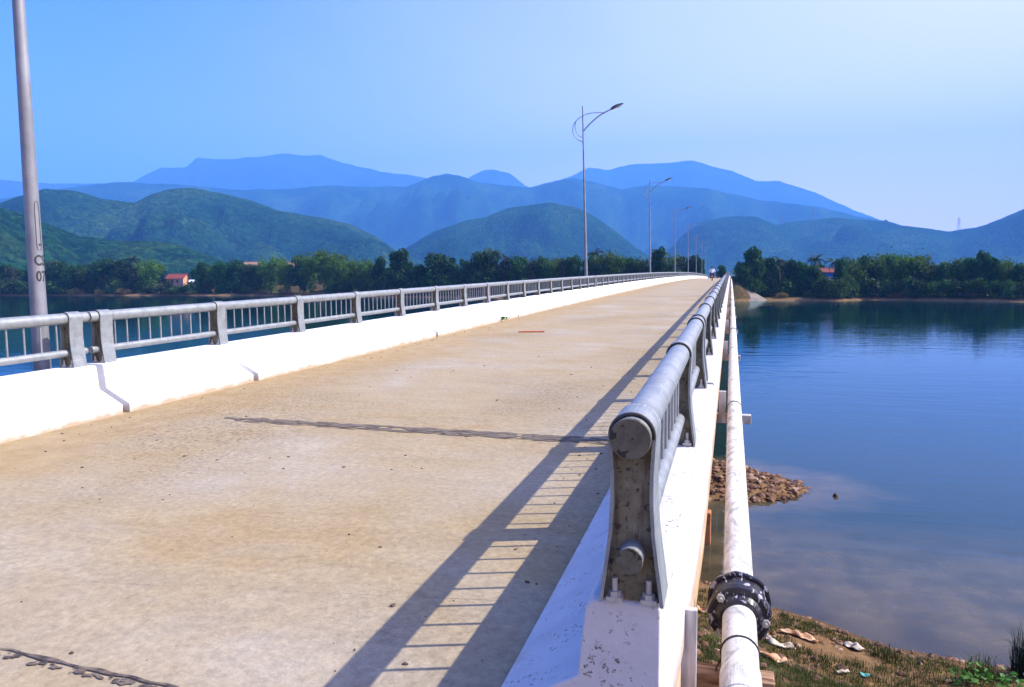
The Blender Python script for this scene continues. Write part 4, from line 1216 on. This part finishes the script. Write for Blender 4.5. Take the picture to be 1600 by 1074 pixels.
for k_, u, vt, wp in [(B_, -60, 405, 60), (K_, -25, 412, 45), (B_, 8, 414, 44), (Q_, 22, 416, 26), (B_, 95, 411, 40), (Q_, 84, 404, 26), (S_, 88, 440, 50), (B_, 122, 414, 46), (K_, 145, 417, 34), (B_, 165, 406, 44), (B_, 190, 410, 44), (P_, 213, 398, 34), (Q_, 218, 412, 30), (K_, 238, 407, 40),
                      (B_, 322, 411, 28), (K_, 342, 413, 30), (B_, 352, 408, 34), (B_, 374, 409, 36), (Q_, 392, 412, 30), (B_, 402, 414, 26), (K_, 426, 402, 42), (K_, 450, 411, 34), (B_, 470, 400, 34), (K_, 488, 396, 44), (K_, 514, 391, 50), (K_, 536, 404, 38), (K_, 562, 407, 34), (K_, 580, 404, 30), (B_, 596, 402, 34),
                      (B_, 628, 391, 58), (B_, 660, 412, 30), (B_, 690, 398, 66), (B_, 727, 406, 28), (B_, 758, 393, 58), (P_, 773, 384, 36), (P_, 794, 395, 32), (Q_, 792, 403, 30), (B_, 812, 404, 40), (Q_, 832, 403, 30), (B_, 848, 402, 30), (K_, 862, 403, 34), (Q_, 880, 403, 34), (B_, 896, 404, 34), (P_, 926, 386, 34), (B_, 918, 404, 34), (K_, 945, 392, 40), (K_, 966, 400, 38),
                      (B_, 985, 402, 36), (K_, 1006, 402, 34), (P_, 1034, 394, 18), (B_, 1030, 388, 38), (K_, 1048, 397, 34), (Q_, 1066, 399, 26), (B_, 1082, 400, 26), (B_, 1094, 404, 20), (B_, 1126, 414, 16),
                      (B_, 1176, 388, 52), (B_, 1160, 410, 30), (B_, 1199, 404, 34), (P_, 1219, 399, 28), (B_, 1236, 404, 34), (B_, 1252, 409, 32), (P_, 1275, 397, 32), (B_, 1270, 416, 34), (B_, 1258, 422, 30), (B_, 1312, 407, 26), (P_, 1304, 402, 26), (K_, 1334, 402, 40), (B_, 1352, 404, 40), (K_, 1378, 396, 46), (K_, 1404, 395, 44), (K_, 1424, 398, 42), (K_, 1450, 406, 40), (B_, 1474, 410, 40), (K_, 1492, 402, 40),
                      (B_, 1512, 404, 36), (B_, 1532, 393, 36), (B_, 1552, 403, 36), (K_, 1566, 406, 34), (B_, 1592, 410, 44), (B_, 1625, 408, 50), (K_, 1660, 404, 50)]:
    tree_at(k_, u, vt, wp)
# denser second row standing behind the first
for i, u in enumerate(list(range(-70, 1100, 23)) + list(range(1168, 1280, 17)) + list(range(1322, 1680, 24))):
    if 258 < u < 306: continue
    tree_at(rt.choice([B_, B_, B_, K_, B_]), u + rt.uniform(-5, 5), rt.uniform(412, 422) if u < 1100 else rt.uniform(409, 420), rt.uniform(34, 48), shore(u) + rt.uniform(24, 45), 'back')
# low shrubs at the feet of the trees
for i, u in enumerate(list(range(-40, 250, 21)) + [312, 330, 352, 380, 404] + list(range(540, 1060, 26)) + list(range(1172, 1290, 19)) + list(range(1326, 1660, 19))):
    tree_at(S_, u + rt.uniform(-5, 5), rt.uniform(434, 442), rt.uniform(26, 40), None if u > 1320 or u < 60 else shore(u) + rt.uniform(4, 10), 'low')
for u, vt, wp in ((385, 449, 22), (520, 446, 20), (240, 449, 22), (1262, 455, 12), (1288, 436, 34), (1312, 438, 34), (262, 441, 26), (300, 444, 30), (283, 448, 34)):
    tree_at(S_, u, vt, wp, shore(u) + 1, 'low')
for u, vt, wp in ((120, 452, 26), (160, 453, 20), (196, 452, 30), (262, 455, 16), (300, 456, 22), (412, 453, 20), (446, 452, 24), (1220, 458, 22), (1400, 459, 26), (1520, 458, 24)):
    tree_at('drybush', u, vt, wp, shore(u) + 0.5, 'low')
def zone(u):
    if u < 55: return ('left of the nearest lamp pole', 0)
    if u < 270: return ('between nearest lamp and farmhouse', 1)
    if u < 560: return ('right of the red-roofed farmhouse', 2)
    if u < 915: return ('left of the second lamp', 3)
    if u < 1140: return ('between second lamp and bridge crest', 4)
    if u < 1300: return ('between bridge and blue house', 5)
    return ('right of the blue house', 6)
cnt = {}
rowtxt = {'front': '', 'back': 'back-row ', 'low': ''}
for t in sorted(trees, key=lambda q: q['u']):
    key = (t['kind'], 'front' if t['kind'] == 'shrub' else t['row'], zone(t['u'])[1]); cnt[key] = cnt.get(key, 0) + 1
    i = cnt[key]
    nm, cat, lb = NAMEK[t['kind']]
    if t['row'] == 'back': lb = lb.replace('bright ', '').replace('dark ', '')
    label = '%s %s%s from left, %s' % (ordn[min(i, 20) - 1], rowtxt[t['row']], lb, zone(t['u'])[0])
    grp = {'front': 'trees lining the far bank', 'back': 'trees standing behind the first row', 'low': 'shrubs along the far waterline'}[t['row']]
    o = thing(nm, label, cat, (t['x'], t['y'], t['z']), rt.random() * 6.28, grp)
    sxy = t['W'] / BASEW[t['kind']]; sz = t['H'] / BASEH[t['kind']]
    if t['kind'] == 'palm': sxy = sz * 0.95
    o.scale = (sxy, sxy, sz)
    m1, m2 = PROTO[t['kind']][rt.randrange(len(PROTO[t['kind']]))]
    if t['kind'] == 'palm':
        link('fronds', m1, None, o); link('trunk', m2, None, o)
    elif t['kind'] == 'bamboo':
        link('foliage', m1, None, o); link('culms', m2, None, o)
    else:
        link('crown', m1, None, o); link('trunk', m2, None, o)

# ---------------------------------------------------------------- houses on the far bank
M['tile'] = simple('red_roof_tile', (0.18, 0.035, 0.022), (0.27, 0.06, 0.035), 3, 0.8)
M['wall_pink_shaded'] = simple('pink_plaster_shade_tinted', (0.30, 0.21, 0.22), (0.38, 0.28, 0.28), 0.8, 0.9)  # pink front walls with lilac shade put into the colour
M['wall_sunlit'] = simple('plaster_sun_tinted', (0.50, 0.24, 0.13), (0.58, 0.33, 0.20), 0.8, 0.9)  # gable plaster with sunlight put into the colour as orange
M['rooffade'] = simple('faded_tile', (0.24, 0.13, 0.08), (0.34, 0.20, 0.13), 3, 0.9)
M['wall_blue'] = simple('bright_blue_plaster', (0.03, 0.16, 0.55), (0.06, 0.22, 0.62), 0.8, 0.8)
M['wall_white'] = simple('white_plaster', (0.62, 0.66, 0.70), (0.75, 0.78, 0.80), 0.8, 0.9)
M['window'] = simple('dark_window', (0.02, 0.025, 0.03), (0.05, 0.055, 0.06), 1, 0.3)
def house(name, label, u, dist, L, Dp, H, RHt, wall, gable, rz, roofm, windows=2, zoff=0.0):
    a = ang_of(u); x, y = math.sin(a) * dist, math.cos(a) * dist
    t = thing(name, label, 'house', (x, y, ground(x, y) + zoff), rz)
    b = MB(); b.box(-L / 2, L / 2, -Dp / 2, Dp / 2, -1.0 - zoff, H); part('wall', b, wall, t)
    for sx in (-1, 1):
        b = MB(); xx = sx * (L / 2 + 0.01)
        poly = [(xx, -Dp / 2, 0), (xx, Dp / 2, 0), (xx, Dp / 2, H), (xx, 0, H + RHt), (xx, -Dp / 2, H)]
        poly2 = [(q[0] - sx * 0.2, q[1], q[2]) for q in poly]
        b.add(poly + poly2, [(0, 1, 2, 3, 4), (9, 8, 7, 6, 5)] + [(i, (i + 1) % 5, 5 + (i + 1) % 5, 5 + i) for i in range(5)])
        part('gable', b, gable, t, True)
    b = MB(); ov = 0.5; th = 0.14
    for sy in (-1, 1):
        sl = RHt / (Dp / 2)
        y1_, z1_ = sy * (Dp / 2 + ov), H - sl * ov
        n1 = [(-L / 2 - ov, y1_, z1_ + 0.03), (L / 2 + ov, y1_, z1_ + 0.03), (L / 2 + ov, 0, H + RHt + 0.03), (-L / 2 - ov, 0, H + RHt + 0.03)]
        n2 = [(q[0], q[1], q[2] + th) for q in n1]
        b.add(n1 + n2, [(0, 1, 2, 3), (7, 6, 5, 4), (0, 4, 5, 1), (1, 5, 6, 2), (2, 6, 7, 3), (3, 7, 4, 0)])
    b.tube([(-L / 2 - ov, 0, H + RHt + 0.16), (L / 2 + ov, 0, H + RHt + 0.16)], 0.14, 6)
    part('roof', b, roofm, t, True)
    for k in range(windows):
        wx = -L / 2 + L * (k + 1) / (windows + 1)
        b = MB(); b.box(wx - 0.5, wx + 0.5, -Dp / 2 - 0.04, -Dp / 2 - 0.003, H * 0.38, H * 0.75); part('window', b, M['window'], t)
    return t
house('farmhouse', 'small farmhouse with red tiled roof and pinkish wall on the left shore', 281, shore(281) + 28, 8.6, 6.0, 3.3, 1.9, M['wall_pink_shaded'], M['wall_sunlit'], R(8), M['tile'], 2, 0.2)
house('cottage', 'pink house with gables tinted sunlit orange, peeping above the bamboo right of the farmhouse', 396, shore(396) + 40, 5.5, 5, 8.6, 1.8, M['wall_pink_shaded'], M['wall_sunlit'], R(20), M['rooffade'], 1)
house('cottage', 'pinkish house half hidden behind the bamboo clumps, farther right', 456, shore(456) + 40, 5.5, 5, 8.6, 1.5, M['wall_pink_shaded'], M['wall_sunlit'], R(15), M['rooffade'], 2)
hb = house('blue_house', 'blue walled house with terracotta roof among trees on right shore', 1296, shore(1300) + 22, 7.0, 4.4, 6.8, 1.1, M['wall_blue'], M['wall_blue'], R(-8), M['tile'], 0, 0.0)
b = MB(); b.box(-0.4, 3.6, -3.4, -2.21, -1, 5.2); b.box(-0.8, 4.2, -3.7, -2.3, 5.2, 5.35); part('porch', b, M['wall_white'], hb)
house('shed', 'small white shed beside the red-roofed farmhouse', 305, shore(305) + 24, 2.8, 2.6, 2.4, 0.6, M['wall_white'], M['wall_white'], R(20), M['wall_white'], 0, 0.4)
house('shed', 'pale blue-white shed under the trees, left of the bamboo', 377, shore(377) + 13, 2.8, 2.6, 2.4, 0.6, M['wall_white'], M['wall_blue'], R(20), M['wall_white'], 0, 0.2)

# stone revetment cone at the far abutment
M['revet'] = simple('stone_revetment', (0.13, 0.105, 0.085), (0.22, 0.19, 0.16), 0.6, 0.9, 0.5, 0.1)
b = MB(); n = 22; apex = Vector((0.3, YEND + 3, zroad(YEND) - 0.05)); vs = [apex]
for i in range(n + 1):
    a = R(-95) + R(125) * i / n
    rr_ = 11.0
    vs.append(Vector((0.3 + math.cos(a) * rr_, YEND + 3 + math.sin(a) * rr_, -0.5)))
top = []
for i in range(n + 1):
    top.append(vs[0].lerp(vs[i + 1], 0.03))
low = vs[1:]
allv = top + low
b.add([tuple(q + Vector((0, 0, 0.10))) for q in allv], [(i, n + 1 + i, n + 2 + i, i + 1) for i in range(n)])
o = part('stone_revetment', b, M['revet'], None, False)
so = o.modifiers.new('t', 'SOLIDIFY'); so.thickness = 0.4
tag(o, 'sloping stone revetment cone at the far end of the bridge', 'revetment')

# ---------------------------------------------------------------- rubble, added reflection block, litter and plants on the near bank
def stone(mb, c, s, rr, flat=0.7):
    bm = bmesh.new(); bmesh.ops.create_icosphere(bm, subdivisions=1, radius=1)
    off = rr.random() * 50; rz_ = rr.random() * 6.28; sx, sy, sz = s * rr.uniform(0.8, 1.5), s * rr.uniform(0.6, 1.1), s * flat * rr.uniform(0.6, 1.1)
    for v in bm.verts:
        k = 1 + 0.35 * mn.noise(v.co * 1.3 + Vector((off, 0, 0)))
        x, y, z = v.co.x * sx * k, v.co.y * sy * k, v.co.z * sz * k
        v.co = Vector((c[0] + x * math.cos(rz_) - y * math.sin(rz_), c[1] + x * math.sin(rz_) + y * math.cos(rz_), c[2] + z))
    bm.verts.index_update()
    mb.add([v.co[:] for v in bm.verts], [tuple(v.index for v in f.verts) for f in bm.faces])
    bm.free()
def stone_mat():
    m, nt, n, l, p = new_mat('brown_rubble')
    v = coords(nt)
    vr = vor(nt, v, 5.0)
    c = ramp(nt, vr.outputs['Color'], [(0.1, (0.055, 0.022, 0.012)), (0.45, (0.13, 0.058, 0.028)), (0.75, (0.22, 0.115, 0.06)), (0.95, (0.38, 0.28, 0.20))])
    l.new(mix(nt, 1.0, c, ramp(nt, nz(nt, v, 12, 5), [(0.3, 0.7), (0.7, 1.2)]), 'MULTIPLY'), p.inputs['Base Color'])
    p.inputs['Roughness'].default_value = 0.9
    bump(nt, p, nz(nt, v, 20, 4), 0.4, 0.02)
    return m
M['rubble'] = stone_mat()
rr = random.Random(21); b = MB()
for k in range(2600):
    x = -6 + 9.6 * rr.random(); y = 26.6 + 6.8 * rr.random()
    g = ground(x, y)
    if g < -0.06 or math.hypot((x + 2.6) / 5.6, (y - 30) / 3.0) > 1.3: continue
    stone(b, (x, y, g + 0.02), 0.04 + 0.17 * rr.random() ** 3, rr)
for k in range(420):
    x = -2.5 + 13 * rr.random(); ns = lerp(x, NSX, NSY); y = ns - abs(rr.gauss(0, 0.5)) + 0.1
    g = ground(x, y)
    stone(b, (x, y, g), 0.025 + 0.07 * rr.random() ** 2, rr)
for k in range(1500):
    x = -2.5 + 12 * rr.random(); y = 4 + 14 * rr.random()
    if k % 2: x = -0.6 + 3 * rr.random()
    g = ground(x, y)
    if g < 0: continue
    stone(b, (x, y, g), 0.015 + 0.13 * rr.random() ** 5, rr)
o = part('rubble', b, M['rubble'], None); o['kind'] = 'stuff'
tag(o, 'heaped brown rubble stones on the spit and along the near shore', 'rubble')
b = MB(); stone(b, (3.75, 29.1, 0.0), 0.13, random.Random(2), 0.9); tag(part('rock', b, M['rubble'], None), 'small dark rock alone in the water off the rubble spit', 'rock')
b = MB(); b.box(-0.95, -0.44, 22.9, 23.3, -2.0, 0.95); o = part('reflection_block', b, M['glint'], None); bevel(o, 0.03); tag(o, 'added orange pile stub standing in water under the bridge', 'glint')  # block added to imitate a sunlit reflection in the water

# grass on the near bank
M['grass'] = leaf_mat('bank_grass', (0.020, 0.032, 0.005), (0.050, 0.060, 0.010), (0.11, 0.095, 0.025), 0.3, 0.6)
def blades(mb, c, n, h, sp, rr, wd=0.008, lean=0.5):
    for _ in range(n):
        a = rr.random() * 6.28; r = sp * rr.random() ** 0.7
        p0 = Vector((c[0] + r * math.cos(a), c[1] + r * math.sin(a), c[2] - 0.02)); hh = h * (0.5 + 0.6 * rr.random())
        d = Vector((rr.gauss(0, 1), rr.gauss(0, 1), 0)); 
        if d.length > 0: d.normalize()
        ln = lean * rr.random()
        sd = Vector((-d.y, d.x, 0)) * wd
        p1 = p0 + Vector((0, 0, hh * 0.6)) + d * hh * 0.2 * ln; p2 = p0 + Vector((0, 0, hh * (1 - 0.4 * ln))) + d * hh * 0.75 * ln
        o = len(mb.v); mb.v += [tuple(p0 - sd), tuple(p0 + sd), tuple(p1 + sd * 0.7), tuple(p1 - sd * 0.7), tuple(p2)]
        mb.f += [(o, o + 1, o + 2, o + 3), (o + 3, o + 2, o + 4)]; mb.sm += [False, False]
b = MB(); rr = random.Random(5)
for k in range(26000):
    x = -3 + 15 * rr.random(); ns = lerp(x, NSX, NSY); y = ns - 0.25 - 11 * rr.random() ** 1.2
    if fbm(x, y, 1.3, 3, 12) < -0.03 + 0.10 * (1 if x < 1.2 else 0): continue
    blades(b, (x, y, ground(x, y)), 5, 0.10 + 0.08 * rr.random(), 0.10, rr, 0.006, 1.0)
for k in range(9000):
    x = -0.6 + 3.2 * rr.random(); y = 3.4 + 11 * rr.random()
    if fbm(x, y, 0.6, 3, 2) < -0.12: continue
    blades(b, (x, y, ground(x, y)), 4, 0.05 + 0.08 * rr.random(), 0.07, rr, 0.004, 1.0)
o = part('grass', b, M['grass'], None); o['kind'] = 'stuff'; tag(o, 'short green and yellow grass patches covering the near bank', 'grass')
M['reed'] = leaf_mat('dark_reed', (0.006, 0.016, 0.010), (0.012, 0.03, 0.014), (0.03, 0.05, 0.02), 0.2, 1)
for (x, y, n, h, lab) in ((5.75, 16.75, 230, 1.15, 'tall spiky dark grass tuft at the lower right corner'),
                          (4.9, 16.5, 90, 0.55, 'lower grass tuft just left of the tall spiky tuft'), (3.2, 16.6, 60, 0.30, 'small grass tuft near the water beside the white rag')):
    b = MB(); blades(b, (0, 0, 0), n, h, 0.28, random.Random(int(x * 10)), 0.008, 1.1)
    o = part('grass_tuft', b, M['reed'] if h > 1 else M['grass'], None); o.location = (x, y, ground(x, y)); tag(o, lab, 'grass tuft', 'grass tufts on the near bank')
# weeds with broad leaves
M['weed'] = leaf_mat('weed_leaves', (0.03, 0.09, 0.01), (0.07, 0.16, 0.02), (0.13, 0.22, 0.04), 0.3, 3)
for q, (x, y, lab) in enumerate(((4.55, 15.9, 'leafy green weed at the foot of the small grass tuft'), (5.2, 15.7, 'leafy green weed below the tall spiky tuft'))):
    b = MB(); rr = random.Random(30 + q)
    for _ in range(70):
        leaves(b, (rr.gauss(0, 0.22), rr.gauss(0, 0.2), 0.08 + 0.25 * rr.random()), 1.6, 0.06, rr)
    o = part('weed', b, M['weed'], None); o.location = (x, y, ground(x, y)); tag(o, lab, 'weed', 'weeds on the near bank')
# litter
M['rag'] = simple('dirty_white_plastic', (0.30, 0.20, 0.11), (0.66, 0.60, 0.50), 9, 0.7)
M['ragorange'] = simple('orange_stained_rag', (0.40, 0.13, 0.03), (0.60, 0.46, 0.30), 5, 0.8)
M['ragteal'] = simple('teal_plastic', (0.02, 0.20, 0.18), (0.05, 0.30, 0.26), 9, 0.6)
def rag(label, x, y, L, W, rz, mat, seed, bend=0.0, name='rag', h=0.09):
    vs = []; N, K = 18, 8
    for i in range(N + 1):
        s_ = i / N - 0.5
        for k in range(K + 1):
            t_ = k / K - 0.5
            wloc = W * (0.35 + 0.65 * math.sin(PI * (i + 0.6) / (N + 1.2)) ** 0.7)
            px = s_ * L; py = t_ * wloc + bend * (s_ * 2) ** 2 * L * 0.5
            pz = 0.03 + h * (0.5 + mn.noise(Vector((px * 7, py * 9, seed)))) * (1 - (2 * t_) ** 2 * 0.7)
            c_, q_ = math.cos(rz), math.sin(rz)
            X, Y_ = x + px * c_ - py * q_, y + px * q_ + py * c_
            vs.append((X - x, Y_ - y, ground(X, Y_) - ground(x, y) + pz))
    fs = [(i * (K + 1) + k, (i + 1) * (K + 1) + k, (i + 1) * (K + 1) + k + 1, i * (K + 1) + k + 1) for i in range(N) for k in range(K)]
    b = MB(); b.add(vs, fs, True); o = part(name, b, mat, None); o.location = (x, y, ground(x, y))
    so = o.modifiers.new('t', 'SOLIDIFY'); so.thickness = 0.006
    return tag(o, label, 'litter', 'litter lying on the near bank')
LIT = True
rag('crescent shaped dirty white plastic scrap on the grass beside the pipe', 1.02, 16.2, 0.62, 0.26, -0.5, M['rag'], 1, 0.8, 'plastic_scrap', 0.14)
rag('orange and white rag lying right of the crescent scrap', 1.55, 17.0, 0.80, 0.22, -0.25, M['ragorange'], 2, -0.2, h=0.12)
rag('crumpled white rag by the waterline, rightmost of the rags', 2.65, 17.0, 0.42, 0.30, -0.8, M['rag'], 3, 0.0, h=0.12)
rag('ochre scrap at the bottom edge beside the pipe', 0.85, 14.0, 0.5, 0.3, 0.1, M['ragorange'], 4, 0.3, 'plastic_scrap', 0.12)
rag('tiny teal plastic scrap on the bank below the white rag', 2.6, 15.4, 0.18, 0.12, 0.1, M['ragteal'], 5, 0.0, 'plastic_scrap')
rag('pale scrap in the grass between pipe and water', 2.2, 15.3, 0.3, 0.12, 0.6, M['rag'], 6, 0.0, 'plastic_scrap')
rag('pale scrap at the left foot of the rubble spit', -0.75, 33.0 - 1.8, 0.5, 0.45, 0.6, M['rag'], 7, 0.0, 'plastic_scrap', 0.2)
rag('teal plastic scrap on the rubble spit beside the parapet', -0.7, 30.2, 0.5, 0.2, 0.2, M['ragteal'], 8, 0.0, 'plastic_scrap')
rag('ochre leaf-like scrap under the deck edge near the coupling', -0.55, 17.6, 0.45, 0.3, 0.3, M['ragorange'], 9, 0.0, 'plastic_scrap', 0.12)

# bits lying on the road
def bit(name, label, x, y, dims, mat, rz=0.0, cat='debris'):
    b = MB(); a_, c_, h = dims; b.box(-a_ / 2, a_ / 2, -c_ / 2, c_ / 2, 0.0, h); o = part(name, b, mat, None); bevel(o, 0.006)
    o.location = (x, y, zroad(y) + 0.002); o.rotation_euler.z = rz
    return tag(o, label, cat)
bit('brick_fragment', 'thin orange tile fragment lying on the road ahead', -4.55, 17.7, (0.62, 0.10, 0.03), M['brick'], 0.25, 'brick')
b = MB(); rr = random.Random(31)
for k in range(330):
    if k < 150: x = -6.25 + abs(rr.gauss(0, 0.22)); y = 5.5 + 22 * rr.random()
    elif k < 220: x = -0.85 - abs(rr.gauss(0, 0.25)); y = 2.4 + 9 * rr.random()
    else: x = -6 + 5 * rr.random(); y = 2.4 + 11 * rr.random() ** 1.3
    stone(b, (x, y, zroad(y) + 0.003), 0.004 + 0.012 * rr.random() ** 2.5, rr, 0.6)
M['grit'] = simple('dark_grit', (0.03, 0.022, 0.016), (0.16, 0.11, 0.07), 9, 0.9)
o = part('gravel', b, M['grit'], None); o['kind'] = 'stuff'; tag(o, 'scattered dark grit and pebbles on the road surface', 'gravel')
b = MB(); rr = random.Random(8)
for _ in range(40): leaves(b, (rr.gauss(0, 0.07), rr.gauss(0, 0.05), 0.03 + 0.10 * rr.random()), 1, 0.035, rr)
o = part('weed', b, M['weed'], None); o.location = (-6.28, 21.2, zroad(21.2)); tag(o, 'tiny green weed sprouting at the foot of the left parapet', 'weed')

# ---------------------------------------------------------------- haze
HZ = 1.4e-4
b = MB(); b.box(-13800, 13800, -600, 14200, -4.2, 2300)
hz_o = link('haze', b.mesh('haze'))
hm = bpy.data.materials.new('haze'); hm.use_nodes = True; hn = hm.node_tree.nodes; hl = hm.node_tree.links
hn.remove(hn['Principled BSDF'])
pv = hn.new('ShaderNodeVolumePrincipled'); pv.inputs['Color'].default_value = (0.14, 0.42, 1.0, 1); pv.inputs['Density'].default_value = HZ
pv.inputs['Anisotropy'].default_value = 0.0
hl.new(pv.outputs[0], hn['Material Output'].inputs['Volume'])
hz_o.data.materials.append(hm)
structure(hz_o, 'stuff'); tag(hz_o, 'pale blue haze filling the valley air', 'haze')
